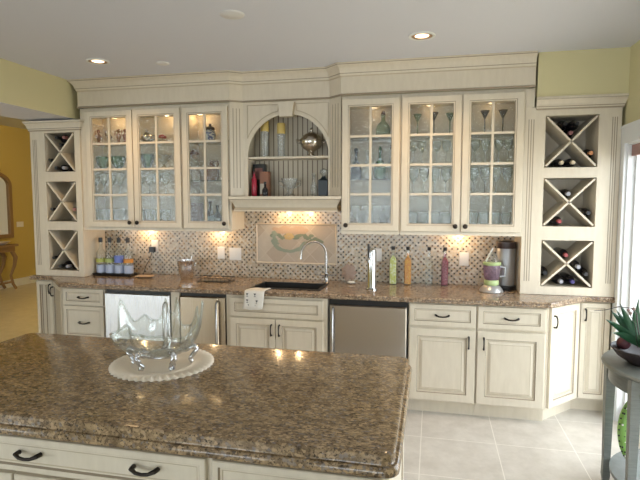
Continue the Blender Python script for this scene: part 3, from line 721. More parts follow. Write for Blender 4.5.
def puck(x, y, z, label, e, grp='under-cabinet puck lights', r=.03):
    t = thing('puck_light', (x, y, z), label, 'cabinet light', grp)
    MB().lathe([(.020, -.010), (r, -.009), (r + .002, 0), (.0001, 0)], (x, y, z - .0005), 18).build('housing', PLATE, t, 40)
    point('puck_lamp', (x, y, z - .035), e, WARM, .012)
puck(-2.02, -.09, ZB - .012 + .012, 'small warm light under the left double glass cabinet', E_PUCK)
puck(-1.28, -.09, ZB, 'small warm light under the single glass cabinet left of the sink', E_PUCK)
puck(-.62, -.10, 1.545, 'left one of two small warm lights under the mantel ledge', E_PUCK * .8)
puck(-.42, -.10, 1.545, 'right one of two small warm lights under the mantel ledge', E_PUCK * .8)
puck(.90, -.09, ZB, 'small warm light under the right double glass cabinet', E_PUCK * 1.1)
for x, lab in ((-2.27, 'small warm light inside the top of the leftmost glass door'), (-1.74, 'small warm light inside the top of the second glass door from left'), (-1.40, 'small warm light inside the top of the third glass door from left')):
    puck(x, -.13, 2.42, lab, E_IN, 'lights inside the left glass cabinets')
for x, lab in ((.18, 'small light inside the top of the cabinet with the green decanter'), (.64, 'small light inside the top of the right cabinet behind its left door'), (1.12, 'small light inside the top of the right cabinet behind its right door')):
    puck(x, -.13, 2.42, lab, E_IN * .35, 'lights inside the right glass cabinets')
hl = point('hall_lamp', (-3.8, 2.0, 2.88), E_HALL, (1.0, .76, .42), .12)

# ================================================================ WINE BOTTLES
WB = mat('dark_wine_glass', (0.018, 0.016, 0.018), 0.12)
CAPC = {'cream': mat('cream_capsule', (0.62, 0.52, 0.36), 0.4), 'red': mat('red_capsule', (0.30, 0.05, 0.05), 0.4), 'rose': mat('rose_capsule', (0.30, 0.13, 0.12), 0.4), 'orange': mat('orange_capsule', (0.55, 0.24, 0.10), 0.4), 'black': mat('black_capsule', (0.02, 0.02, 0.022), 0.35), 'blue': mat('blue_capsule', (0.05, 0.04, 0.16), 0.4), 'grey': mat('grey_capsule', (0.35, 0.35, 0.38), 0.4)}
def wine_proto(cap):
    R = Matrix.Rotation(PI / 2, 4, 'X')       # axis along -y, neck towards the room
    t = thing('wine_bottle', (0, 0, 0), 'wine bottle', 'wine bottle')
    MB(R).lathe([(.030, 0), (.0365, .006), (.037, .012), (.037, .185), (.033, .203), (.018, .222), (.0142, .235), (.0142, .245)], n=18).build('bottle_glass', WB, t, 50)
    MB(R).lathe([(.0150, .2455), (.0155, .25), (.0155, .291), (.0145, .295), (.0001, .295)], n=16).build('capsule', CAPC[cap], t, 50)
    return t
WP = {}
def bottle_at(x, z, yb, cap, label, group, rx=0):
    if cap not in WP: WP[cap] = wine_proto(cap)
    place(WP[cap], (x, yb, z), label, group)
r_ = .0375
def rest(cells, c0, c1, ci, where, k=0):
    z0, z1 = cells[ci]; cx, cz, a, h = (c0 + c1) / 2, (z0 + z1) / 2, (c1 - c0) / 2, (z1 - z0) / 2
    L = math.hypot(a, h); co, si = a / L, h / L; q = r_ + .0078
    if where == 'V': 
        dx, dz = ((0, q / co), (-.040, q / co + .068), (.040, q / co + .068))[k]; return cx + dx, cz + dz
    if where == 'B': return (cx + (-.055, .025, .053, -.027)[k], z0 + r_)
    if where in 'RL':
        dx = a - r_ - .001; dz = (q - dx * si) / co
        if k: dx -= 2.02 * r_ * co; dz += 2.02 * r_ * si
        return (cx + dx if where == 'R' else cx - dx), cz + dz
NM = {0: 'lowest', 1: 'middle', 2: 'top'}
for ci, w, k, cap, txt in ((2, 'V', 0, 'rose', 'front of three bottles in the upper notch'), (2, 'V', 1, 'black', 'left of three bottles in the upper notch'), (2, 'V', 2, 'black', 'right of three bottles in the upper notch'),
        (2, 'B', 0, 'cream', 'left cream-capped bottle on the floor'), (2, 'B', 1, 'cream', 'right cream-capped bottle on the floor'), (2, 'R', 0, 'orange', 'orange-capped bottle in the right corner'),
        (1, 'V', 0, 'grey', 'grey-capped bottle in the upper notch'), (1, 'R', 0, 'black', 'bottle in the right corner'), (1, 'B', 0, 'red', 'red-capped bottle on the floor'),
        (0, 'V', 0, 'red', 'red-capped bottle in the upper notch'), (0, 'L', 0, 'black', 'bottle in the left corner'), (0, 'R', 0, 'black', 'right bottle against the right side'), (0, 'R', 1, 'grey', 'bottle resting above the right corner one'),
        (0, 'B', 2, 'blue', 'blue-capped bottle on the floor'), (0, 'B', 3, 'grey', 'grey-capped bottle on the floor')):
    x, z = rest(RC, 1.49, 1.855, ci, w, k)
    bottle_at(x, z, -.035, cap, 'dark wine bottle, %s of the %s right cubby' % (txt, NM[ci]), 'wine bottles in the right rack')
for ci, w, k, cap, txt in ((2, 'V', 0, 'black', 'front of three bottles in the upper notch'), (2, 'V', 1, 'black', 'left of three bottles in the upper notch'), (2, 'V', 2, 'rose', 'right of three bottles in the upper notch'),
        (2, 'L', 0, 'black', 'bottle in the left corner'), (2, 'B', 0, 'black', 'left bottle on the floor'), (2, 'B', 1, 'grey', 'right bottle on the floor'),
        (1, 'L', 0, 'black', 'bottle in the left corner'), (1, 'R', 0, 'rose', 'bottle in the right corner'),
        (0, 'L', 0, 'black', 'bottle in the left corner'), (0, 'B', 0, 'black', 'left bottle on the floor'), (0, 'B', 1, 'grey', 'right bottle on the floor')):
    x, z = rest(LC, -2.88, -2.56, ci, w, k)
    bottle_at(x, z, -.03, cap, 'dark wine bottle, %s of the %s left cubby' % (txt, NM[ci]), 'wine bottles in the left rack')

# ================================================================ GLASSWARE BEHIND THE DOORS
def solo(name, mb, mats, label, cat, loc, group=None, smooth=50):
    o = mb.build(name, mats, None, smooth); o.location = loc; tag(o, label, cat, group); return o
def wineglass(r, h, bowl, m, name='wine_glass', flare=1.0):
    return MB().lathe([(r * .85, 0), (r * .8, .003), (.006, .008), (.0035, .02), (.0035, h - bowl - .01), (.008, h - bowl), (r * .75, h - bowl * .75), (r, h - bowl * .4), (r * flare, h), (r * flare - .0015, h), (r - .002, h - bowl * .4), (.004, h - bowl + .004), (.0001, h - bowl + .004)], n=16).build(name, m, None, 50)
def martini(r, h, m): return MB().lathe([(r * .8, 0), (r * .75, .004), (.005, .01), (.0045, h - .065), (.008, h - .058), (r, h), (r - .0015, h), (.002, h - .052), (.0001, h - .052)], n=16).build('martini_glass', m, None, 50)
def tumbler(r, h, m, name='crystal_tumbler'): return MB().lathe([(r * .82, 0), (r * .86, .004), (r, h), (r - .003, h), (r * .8, .012), (.0001, .012)], n=16).build(name, m, None, 50)
ORD = ['first', 'second', 'third', 'fourth', 'fifth', 'sixth', 'seventh', 'eighth']
def row(proto, cat, xs, y, z, desc, where, group, jit=0.0, rots=None):
    for i, x in enumerate(xs):
        if i == 0: tag(proto, '', cat)
        place(proto, (x, y + (jit if i % 2 else -jit), z), '%s, %s from left %s' % (desc, ORD[i], where), group)
S1, S2, S3, S0 = 2.1555, 1.9255, 1.6925, ZB + .0185
YR = -.24
# right double cabinet
row(martini(.034, .17, PALEGR), 'glass', [.545, .80], YR, S1, 'pale green martini glass', 'on the top right shelf', 'pale green martini glasses')
row(martini(.036, .18, BROWNGL), 'glass', [.675, 1.065, 1.20], YR, S1, 'tall olive brown martini glass', 'on the top right shelf', 'olive brown martini glasses')
row(wineglass(.034, .185, .09, CLEAR), 'glass', [.515, .585, .70, .775], YR, S2, 'clear stemmed wine glass', 'behind the second glass door from right', 'wine glasses on the second right shelf')
row(wineglass(.034, .185, .09, CLEAR), 'glass', [1.00, 1.075, 1.175, 1.245], YR, S2, 'clear stemmed wine glass', 'behind the rightmost glass door', 'wine glasses behind the rightmost door')
row(wineglass(.038, .20, .11, CRYSTAL, 'crystal_goblet'), 'glass', [.52, .605, .69, .775], YR, S3, 'cut crystal goblet', 'on the third shelf right of centre', 'goblets on the third shelf')
row(wineglass(.038, .20, .11, CRYSTAL, 'crystal_goblet'), 'glass', [.99, 1.075, 1.16, 1.245], YR, S3, 'cut crystal goblet', 'on the third shelf behind the rightmost door', 'goblets behind the rightmost door')
row(tumbler(.038, .15, CRYSTAL), 'glass', [.52, .605, .69, .775], YR, S0, 'tall cut crystal tumbler', 'on the bottom right of centre', 'tumblers right of centre')
row(tumbler(.038, .15, CRYSTAL), 'glass', [.99, 1.075, 1.16, 1.245], YR, S0, 'tall cut crystal tumbler', 'on the bottom behind the rightmost door', 'tumblers behind the rightmost door')
row(tumbler(.036, .13, CRYSTAL, 'crystal_glass'), 'glass', [.53, .62, .71, .80], -.13, S0, 'cut crystal glass in the back row', 'on the bottom right of centre', 'back row crystal right of centre')
# single right cabinet
def decanter(r, h, m, stopper, label, loc, flat=1.0, sm=None, neck=.012):
    t = thing('decanter', (0, 0, 0), label, 'decanter')
    MB().lathe([(r * .8, 0), (r, .01), (r * 1.02, h * .30), (r * .75, h * .48), (neck, h * .62), (neck, h * .82), (neck * 1.5, h * .84), (neck * 1.2, h * .86)], n=18, sy=flat).build('glass_body', m, t, 50)
    MB().lathe([(neck * .8, h * .861), (neck * 1.1, h * .87), (stopper, h * .93), (stopper * .7, h * .985), (.0001, h)], n=14).build('stopper', sm or m, t, 50)
    t.location = loc; return t
decanter(.058, .205, PALEGR, .018, 'pale green glass decanter with brown stopper on the top right shelf', (.27, YR, S1), .6, mat('brown_cork', (.25, .12, .05), .6), .016)
decanter(.045, .26, BLUEGL, .020, 'smoky blue decanter at the left of the second shelf right of niche', (.045, -.22, 1.8105), .8)
decanter(.048, .24, CRYSTAL, .018, 'cut crystal decanter beside the smoky blue one', (.145, -.25, 1.8105), .8)
decanter(.050, .27, GREENGL, .014, 'dark green decanter between two clear ones', (.245, -.22, 1.8105), .8)
decanter(.040, .28, CLEAR, .016, 'slim clear decanter at the right of the second shelf', (.340, -.22, 1.8105), .8, BLUEGL)
row(wineglass(.036, .20, .11, CRYSTAL, 'crystal_goblet'), 'glass', [.045, .135, .225, .315], YR, S0, 'cut crystal goblet', 'on the bottom beside the niche', 'goblets beside the niche')
row(tumbler(.034, .16, CRYSTAL, 'crystal_glass'), 'glass', [.085, .175, .265], -.14, S0, 'tall crystal glass in the back row', 'on the bottom beside the niche', 'back row crystal beside the niche')
# left double cabinet
YL = -.20
ORNG = mat('amber_brown_ceramic', (.30, .13, .05), .3)
for i, (x, m, lab) in enumerate(((-2.40, ORNG, 'small dark figurine at the left end of the top left shelf'), (-2.29, mat('bronze_figure', (.16, .10, .07), .3), 'small bronze figurine second on the top left shelf'), (-2.19, ORNG, 'small amber figurine third on the top left shelf'), (-2.12, mat('red_brown_ceramic', (.28, .08, .05), .35), 'small red brown figurine right of the amber one'))):
    t = thing('figurine', (0, 0, 0), lab, 'figurine', 'small figurines on the top left shelf')
    MB().lathe([(.018, 0), (.020, .01), (.012, .03), (.020, .06), (.022, .08), (.010, .10), (.006, .104)], n=14).build('body', m, t, 50)
    MB().sphere((0, 0, .122), .018).build('head', SILVER if i == 1 else m, t, 60)
    MB().tube([(-.016, 0, .075), (-.034, -.004, .085), (-.030, -.006, .125)], .005, 6).tube([(.016, 0, .075), (.032, -.004, .07), (.026, -.014, .05)], .005, 6).build('arm', m, t, 60)
    t.location = (x, YL, S1)
def bowl(name, r, h, m, label, loc):
    return solo(name, MB().lathe([(r * .35, 0), (r * .38, .006), (r * .75, h * .35), (r, h * .8), (r * .93, h), (r * .91, h), (r * .96, h * .8), (r * .7, h * .38), (.0001, .012)], n=22), m, label, 'bowl', loc)
bowl('glass_bowl', .068, .115, GREENGL, 'round green glass bowl at the left on the second left shelf', (-2.36, YL, S2))
bowl('glass_bowl', .068, .115, GREENGL, 'round green glass bowl right of its twin on the second shelf', (-2.20, YL, S2))
bowl('glass_bowl', .062, .13, GREENGL, 'deep green glass bowl behind the second glass door', (-1.90, YL, S2))
TAN = mat('tan_stoneware', (.36, .31, .20), .35)
solo('footed_bowl', MB().lathe([(.025, 0), (.027, .005), (.010, .03), (.012, .045), (.05, .075), (.066, .12), (.063, .12), (.045, .08), (.0001, .055)], n=22), TAN, 'tan footed bowl behind the second glass door', 'bowl', (-1.735, YL, S2))
t = thing('silver_teapot', (0, 0, 0), 'silver lidded teapot on the top shelf behind the second glass door', 'teapot')
MB().lathe([(.03, 0), (.035, .008), (.055, .04), (.050, .07), (.028, .09)], n=20).build('body', SILVER, t, 50)
MB().lathe([(.028, .0905), (.02, .10), (.006, .106), (.010, .116), (.0001, .124)], n=16).build('lid', SILVER, t, 50)
MB().tube([(-.05, 0, .03), (-.075, 0, .05), (-.082, 0, .08)], [.010, .007, .005], 8).build('spout', SILVER, t, 50)
MB().tube([(.048, 0, .07), (.075, 0, .075), (.078, 0, .04), (.052, 0, .028)], .004, 8).build('handle', SILVER, t, 50)
t.location = (-1.895, YL, S1)
t = thing('rose_ornament', (0, 0, 0), 'cream dish holding a red flower on the top left shelf', 'ornament')
MB().lathe([(.03, 0), (.032, .005), (.055, .022), (.053, .024), (.0001, .010)], n=18).build('dish', mat('cream_china', (.6, .5, .38), .3), t, 50)
b = MB()
for k in range(9): a = k * 2.4; b.sphere((.020 * math.cos(a) * (k / 9 + .3), .020 * math.sin(a) * (k / 9 + .3), .052 + .012 * (1 - k / 9)), .017, 8, 0, .8)
b.build('petals', mat('red_silk', (.42, .04, .04), .6), t, 60)
MB().tube([(0, 0, .0115), (.003, 0, .03), (0, 0, .042)], .003, 6).build('stem', GREENGL, t)
t.location = (-1.745, YL, S1)
row(wineglass(.036, .19, .11, CRYSTAL, 'crystal_goblet'), 'glass', [-2.43, -2.345, -2.26, -2.175], -.22, S3, 'cut crystal goblet', 'on the third shelf behind the leftmost door', 'goblets behind the leftmost door')
row(tumbler(.038, .16, CRYSTAL), 'glass', [-2.43, -2.345, -2.26, -2.175], -.22, S0, 'tall cut crystal tumbler', 'on the bottom behind the leftmost door', 'tumblers behind the leftmost door')
row(wineglass(.036, .19, .11, CRYSTAL, 'crystal_goblet'), 'glass', [-1.96, -1.875, -1.79, -1.705], -.22, S3, 'cut crystal goblet', 'on the third shelf behind the second door', 'goblets behind the second door')
row(tumbler(.038, .16, CRYSTAL), 'glass', [-1.96, -1.875, -1.79, -1.705], -.22, S0, 'tall cut crystal tumbler', 'on the bottom behind the second door', 'tumblers behind the second door')
# single left cabinet
CHINA = mat('blue_white_china', (.75, .76, .78), .2); tt = NT(CHINA)
v = tt.coords(); tt.link(tt.ramp(tt.noise(v, 55, 2), [(.50, (.72, .73, .76)), (.56, (.10, .14, .36))]), tt.b.inputs['Base Color'])
DKRED = mat('dark_red_brown', (.14, .035, .03), .4); CREAMF = mat('ivory_ceramic', (.55, .50, .40), .35)
t = thing('ginger_jar', (0, 0, 0), 'blue and white ginger jar with dark cover on the top shelf', 'jar')
MB().lathe([(.032, 0), (.034, .004), (.048, .035), (.052, .07), (.040, .095), (.030, .100)], n=20).build('jar_body', CHINA, t, 50)
MB().lathe([(.036, .1005), (.044, .106), (.040, .125), (.016, .135), (.010, .142), (.012, .152), (.0001, .158)], n=18).build('cover', mat('dark_carved_wood', (.07, .03, .025), .4), t, 50)
t.location = (-1.275, YL, S1)
def figure(label, loc, s=1.0):
    t = thing('figurine', (0, 0, 0), label, 'figurine')
    MB().lathe([(.048 * s, 0), (.050 * s, .01), (.040 * s, .06 * s), (.030 * s, .13 * s), (.038 * s, .17 * s), (.020 * s, .195 * s)], n=18).build('robe', CREAMF, t, 50)
    MB().sphere((0, 0, .222 * s), .028 * s).build('head', mat('skin_ceramic', (.45, .30, .2), .4), t, 60)
    MB().lathe([(.040 * s, .235 * s), (.036 * s, .25 * s), (.022 * s, .268 * s), (.0001, .285 * s)], n=16).build('cap', DKRED, t, 50)
    MB().tube([(.034 * s, -.01, .165 * s), (.052 * s, -.03, .13 * s), (.02 * s, -.05, .115 * s)], .010 * s, 8).tube([(-.034 * s, -.01, .165 * s), (-.052 * s, -.03, .13 * s), (-.02 * s, -.05, .115 * s)], .010 * s, 8).build('arm', CREAMF, t, 60)
    t.location = loc
figure('ivory robed figurine with a dark red cap behind the third glass door', (-1.43, YL, 1.8105))
t = thing('brown_crock', (0, 0, 0), 'brown stoneware crock with a handle on the second shelf', 'crock')
MB().lathe([(.055, 0), (.060, .01), (.062, .09), (.050, .115), (.022, .14), (.018, .175), (.024, .18)], n=20).build('crock_body', mat('brown_stoneware', (.16, .07, .035), .35), t, 50)
MB().tube([(.02, 0, .165), (.055, 0, .175), (.062, 0, .14), (.045, 0, .12)], .006, 8).build('handle', DKRED, t, 50)
t.location = (-1.26, YL, 1.8105)
t = thing('decorated_box', (0, 0, 0), 'tall dark red box with pale script on the bottom left', 'box')
MB().box(-.052, .052, -.03, .03, 0, .22).build('carton', DKRED, t)
b = MB()
for k in range(4): b.tube([(-.038 + .004 * k, -.0312, .075 + .032 * k), (-.015, -.0312, .085 + .032 * k), (.005, -.0312, .078 + .032 * k), (.036, -.0312, .095 + .032 * k)], .0025, 5)
b.build('script_lines', CREAMF, t)
t.location = (-1.42, YL, S0)
for x, h, m, lab in ((-1.285, .24, WB, 'tall dark bottle on the bottom right of the third glass door'), (-1.215, .20, BLUEGL, 'short smoky blue bottle right of the tall dark one')):
    t = thing('liqueur_bottle', (0, 0, 0), lab, 'bottle')
    MB().lathe([(.030, 0), (.032, .005), (.032, h * .55), (.012, h * .72), (.012, h * .9)], n=16).build('glass_body', m, t, 50)
    MB().lathe([(.014, h * .901), (.014, h), (.0001, h)], n=12).build('cap', BLACK, t, 50)
    MB().lathe([(.0328, h * .12), (.0328, h * .42)], n=16, caps=False).build('label', mat('blue_grey_paper', (.30, .40, .45), .6), t, 50)
    t.location = (x, YL, S0)
solo('small_vase', MB().lathe([(.018, 0), (.026, .02), (.022, .05), (.010, .065), (.014, .075)], n=16), DKRED, 'small dark vase low behind the third glass door', 'vase', (-1.35, -.12, S0))

# ================================================================ THE NICHE
NY = -.16
WAX = mat('yellow_wax', (.62, .46, .14), .5)
for x, h, lab in ((-.775, .225, 'yellow pillar candle on a tall lacy glass holder, the left one'), (-.625, .20, 'yellow pillar candle on a lacy glass holder beside the silver tureen')):
    t = thing('candle_holder', (0, 0, 0), lab, 'candle')
    MB().lathe([(.036, 0), (.038, .006), (.030, .03), (.033, .06), (.030, h * .5), (.034, h * .75), (.036, h), (.033, h), (.0001, h - .008)], n=20).build('glass_column', CRYSTAL, t, 50)
    MB().lathe([(.034, h + .0005), (.036, h + .004), (.036, h + .088), (.032, h + .093), (.0001, h + .09)], n=20).build('pillar_candle', WAX, t, 50)
    t.location = (x, NY, 2.0105)
t = thing('silver_tureen', (0, 0, 0), 'round footed silver tureen with lid and two handles on the niche shelf', 'tureen')
MB().lathe([(.035, 0), (.037, .006), (.018, .020), (.022, .038), (.070, .065), (.088, .10), (.086, .118)], n=26).build('bowl', SILVER, t, 50)
MB().lathe([(.090, .1185), (.088, .124), (.062, .155), (.030, .178), (.010, .184), (.008, .192), (.014, .202), (.0001, .216)], n=26).build('lid', SILVER, t, 50)
for s in (-1, 1): MB().tube([(s * .086, 0, .10), (s * .115, 0, .108), (s * .118, 0, .128), (s * .090, 0, .124)], .004, 8).build('handle', SILVER, t, 50)
t.location = (-.355, NY, 2.0105); t.scale = (1.15,) * 3
t = thing('gift_box', (0, 0, 0), 'tall black framed box at the left of the lower niche', 'box'); MB().box(-.055, .055, -.03, .03, 0, .285).build('carton', BLACK, t)
MB().box(-.035, .035, -.0315, -.0301, .15, .25).build('label', mat('dull_rose_print', (.22, .09, .08), .6), t); t.location = (-.845, -.10, 1.6705)
t = thing('red_bottle', (0, 0, 0), 'slim crimson bottle at the left of the lower niche', 'bottle')
MB().lathe([(.022, 0), (.024, .004), (.024, .145), (.012, .17), (.011, .195)], n=18).build('glass_body', mat('crimson_glass', (.42, .03, .06), .2), t, 50)
MB().lathe([(.013, .1955), (.013, .215), (.0001, .215)], n=14).build('cap', DKRED, t, 50); t.location = (-.862, -.205, 1.6705)
t = thing('carton_box', (0, 0, 0), 'brown and cream carton beside the crimson bottle', 'box'); MB().box(-.04, .04, -.03, .03, 0, .215).build('carton', mat('brown_print', (.28, .13, .08), .6), t)
MB().box(-.038, .015, -.0315, -.0301, .02, .11).build('label', CREAMF, t); t.location = (-.775, -.16, 1.6705)
t = thing('dark_bottle', (0, 0, 0), 'small black bottle in front of the brown carton', 'bottle')
MB().lathe([(.024, 0), (.026, .004), (.026, .055), (.010, .08), (.010, .105)], n=18).build('glass_body', WB, t, 50)
MB().lathe([(.012, .1055), (.012, .125), (.0001, .125)], n=14).build('cap', BLACK, t, 50); t.location = (-.752, -.232, 1.6705)
t = thing('crystal_vase', (0, 0, 0), 'cut crystal vase with scalloped handles in the middle of the lower niche', 'vase')
MB().lathe([(.045, 0), (.048, .008), (.018, .03), (.030, .05), (.060, .11), (.075, .155), (.071, .155), (.055, .11), (.0001, .055)], n=24).build('glass_body', CRYSTAL, t, 50)
for s in (-1, 1): MB().tube([(s * .060, 0, .12), (s * .098, 0, .135), (s * .095, 0, .095), (s * .045, 0, .075)], .006, 8).build('handle', CRYSTAL, t, 50)
t.location = (-.55, NY, 1.6705)
decanter(.030, .20, CRYSTAL, .020, 'slim crystal decanter left of the dark square bottle in the niche', (-.335, -.15, 1.6705))
t = thing('square_bottle', (0, 0, 0), 'dark blue square bottle with crystal ball stopper in the niche', 'bottle')
MB().loops([[(sx * w, sy * w, z) for sx, sy in ((-1, -1), (1, -1), (1, 1), (-1, 1))] for w, z in ((.036, 0), (.040, .005), (.040, .135), (.018, .155), (.014, .17))], 0, 0, 0).build('glass_body', mat('dark_blue_bottle', (.012, .022, .03), .35), t)
MB().lathe([(.012, .1705), (.018, .175), (.034, .20), (.030, .225), (.0001, .24)], n=18).build('stopper', CRYSTAL, t, 50); t.location = (-.245, -.16, 1.6705)

# ================================================================ ON THE BACK COUNTER
CZ = .9155
t = thing('serving_tray', (0, 0, 0), 'low black tray under the four clear bottles', 'tray')
MB().loops([[(sx * a, sy * b_, z) for sx, sy in ((-1, -1), (1, -1), (1, 1), (-1, 1))] for a, b_, z in ((.195, .06, 0), (.203, .068, .022), (.199, .064, .022), (.193, .057, .006))], 0, 0, 0).build('tray_body', BLACK, t); t.location = (-2.290, -.17, CZ)
cols = [('yellow green', (.45, .50, .12), CLEAR), ('pale green', (.36, .44, .14), CLEAR), ('blue', (.16, .22, .60), CLEAR), ('orange', (.65, .28, .05), CLEAR)]
LBL = mat('pale_blue_paper', (.42, .50, .68), .6)
for i, x in enumerate((-2.44, -2.342, -2.244, -2.146)):
    nm, c_, g = cols[i]
    t = thing('spirit_bottle', (0, 0, 0), 'clear bottle with a %s band, %s on the black tray' % (nm, ('left end', 'second from left', 'third from left', 'right end')[i]), 'bottle', 'bottles on the black tray')
    MB().lathe([(.040, 0), (.043, .005), (.044, .19), (.040, .215), (.017, .255), (.0145, .31)], n=20).build('glass_body', g, t, 50)
    MB().lathe([(.019, .3105), (.019, .355), (.0001, .356)], n=14).build('cap', BLACK, t, 50)
    MB().lathe([(.0445, .02), (.0448, .095)], n=20, caps=False).build('label', LBL, t, 50)
    MB().lathe([(.0448, .12), (.0448, .155 if i != 2 else .185)], n=20, caps=False).build('colour_band', mat(nm.replace(' ', '_') + '_band', c_, .5), t, 50)
    t.location = (x, -.17, CZ + .0065)
def plate(name, x, z, w, h, label, cat, toggles):
    t = thing(name, (x, -.0105, z), label, cat)
    MB().panel(x - w / 2, x + w / 2, z - h / 2, z + h / 2, [(0, -.0105, 0), (.001, -.0145, 0), (.004, -.016, 0)]).build('cover_plate', PLATE, t)
    for dx in toggles: MB().box(x + dx - .016, x + dx + .016, -.0185, -.0162, z - .033, z + .033).build('rocker' if cat != 'outlet' else 'socket', PLATE, t)
    return t
plate('wall_outlet', -1.957, 1.19, .072, .115, 'white wall outlet with a black plug in its lower socket', 'outlet', [0])
plate('light_switch', -1.268, 1.14, .072, .115, 'single white switch plate left of the tile mural', 'switch', [0])
plate('light_switch', -1.125, 1.132, .118, .115, 'wide double white switch plate left of the tile mural', 'switch', [-.024, .024])
plate('wall_outlet', .945, 1.136, .078, .115, 'white wall outlet above the counter near the blender', 'outlet', [0])
plate('wall_outlet', .21, 1.155, .072, .115, 'white wall outlet half hidden behind the chrome beer tap', 'outlet', [0])
t = thing('plug_adapter', (-1.965, -.02, 1.155), 'black plug with cord hanging from the left wall outlet', 'plug')
MB().box(-1.995, -1.945, -.058, -.019, 1.135, 1.185).build('plug_body', BLACK, t)
MB().tube([(-1.97, -.045, 1.135), (-1.99, -.05, 1.07), (-2.03, -.06, 1.00), (-2.045, -.075, .935), (-2.04, -.10, .921)], .0035, 6).build('cord', BLACK, t, 50)
t = thing('ice_bucket', (0, 0, 0), 'ribbed stainless steel bucket on the counter below the switches', 'bucket')
b = MB(); n = 48
rings = []
for r, z in ((.052, 0), (.055, .004), (.066, .05), (.074, .11), (.078, .165), (.080, .168), (.076, .168), (.070, .10), (.05, .01)):
    rings.append([(r * (1 + (.025 if k % 4 < 2 else 0) * (0.01 < z < .16)) * math.cos(2 * PI * k / n), r * (1 + (.025 if k % 4 < 2 else 0) * (0.01 < z < .16)) * math.sin(2 * PI * k / n), z) for k in range(n)])
b.loops(rings, 0, 0, 0); b.build('pail', STEELW, t, 50)
MB().tube([(-.079, 0, .155), (-.093, 0, .15), (-.093, 0, .125), (-.077, 0, .12)], .004, 8).tube([(.079, 0, .155), (.093, 0, .15), (.093, 0, .125), (.077, 0, .12)], .004, 8).build('handle', CHROME, t, 50)
MB().tube([(.02, .01, .012), (.035, .02, .12), (.045, .025, .215)], .006, 8).build('tongs', CHROME, t, 50); t.location = (-1.53, -.20, CZ)
t = thing('spoon_rest', (0, 0, 0), 'small tan dish lying on the counter beside the black tray', 'dish')
MB().lathe([(.03, 0), (.05, .004), (.075, .014), (.072, .015), (.045, .007), (.0001, .006)], n=22, sx=1.3, sy=.8).build('dish_body', mat('tan_glaze', (.50, .38, .26), .3), t, 50)
MB().tube([(-.06, -.02, .017), (0, 0, .014), (.08, .025, .02)], [.006, .004, .005], 8).build('spoon', mat('pale_wood', (.55, .40, .25), .5), t, 50); t.location = (-1.935, -.24, CZ)
t = thing('wire_rack', (0, 0, 0), 'low black wire basket holding papers on the counter', 'rack')
b = MB(); 
for z in (.004, .035): b.tube([(-.15, -.07, z), (.15, -.07, z), (.15, .07, z), (-.15, .07, z), (-.15, -.07, z)], .003, 6)
for k in range(9): x = -.15 + .3 * k / 8; b.tube([(x, -.07, .035), (x, -.07, .004), (x, .07, .004), (x, .07, .035)], .002, 6)
b.build('wire_frame', BLACK, t)
MB(Matrix.Rotation(.12, 4, 'Z')).box(-.12, .11, -.045, .045, .0065, .022).build('papers', mat('brown_paper', (.30, .22, .14), .7), t)
MB().tube([(-.05, 0, .0225), (-.03, .01, .045), (.02, .015, .05), (.06, 0, .0235)], .006, 8).build('ribbon', mat('tan_ribbon', (.40, .26, .14), .6), t, 50); t.location = (-1.20, -.285, CZ)
# faucet
t = thing('faucet', (-.22, -.17, CZ), 'tall gooseneck nickel faucet behind the black sink', 'faucet')
pts = [(0, 0, .0), (0, 0, .22)]
for k in range(15): a = math.radians(180 * k / 14); pts.append((-.10 + .10 * math.cos(a), -.02 - .05 * (1 - math.cos(a)), .25 + .115 * math.sin(a)))
pts.append((-.203, -.122, .215))
q = [(x - .22, y - .17 + (0 if k < 2 else .02), z + CZ) for k, (x, y, z) in enumerate(pts)]
MB().tube(q, [.011] * 2 + [.0088] * 14 + [.009, .011], 12).build('spout', NICKEL, t, 60)
MB().lathe([(.026, 0), (.028, .004), (.018, .02), (.016, .075), (.019, .08), (.016, .09)], (-.22, -.17, CZ), 18).build('base', NICKEL, t, 50)
MB().tube([(-.22, -.17, CZ + .062), (-.30, -.185, CZ + .072), (-.315, -.187, CZ + .075)], [.006, .005, .007], 8).tube([(-.22, -.17, CZ + .062), (-.14, -.155, CZ + .072), (-.125, -.153, CZ + .075)], [.006, .005, .007], 8).build('lever', NICKEL, t, 50)
# tea towel draped over the counter edge
b = MB(); cl = []
nx, U_ = 12, [(-.572, .9172), (-.585, .9168), (-.61, .9165), (-.65, .9162), (-.6785, .9155), (-.6865, .908), (-.6875, .88), (-.688, .84), (-.690, .80), (-.692, .775)]
for j, (y, z) in enumerate(U_):
    for i in range(nx + 1):
        f = i / nx; sk_ = (j / (len(U_) - 1)); x = -.795 + .165 * f + .018 * math.sin(j * .35) - (.0 if j > 3 else -.012 * (3 - j))
        wv = .004 * math.sin(f * 9 + 1) * max(0, sk_ - .4) * 2
        cl.append((x, y - abs(wv) - .0005, z + (.004 * math.sin(f * 5) ** 2 if j < 3 else 0) + (-.012 * math.sin(f * 3.1) if j == len(U_) - 1 else 0)))
b.add(cl, [(j * (nx + 1) + i, j * (nx + 1) + i + 1, (j + 1) * (nx + 1) + i + 1, (j + 1) * (nx + 1) + i) for j in range(len(U_) - 1) for i in range(nx)])
CHAR = mat('charcoal_print', (.06, .06, .06), .8)
TW = mat('white_linen', (.74, .72, .67), .8)
tw = tag(b.build('tea_towel', TW, None, 80), 'white tea towel with small dark wine glass figures hanging by the sink', 'towel')
sm = tw.modifiers.new('thickness', 'SOLIDIFY'); sm.thickness = .003; sm.offset = 1
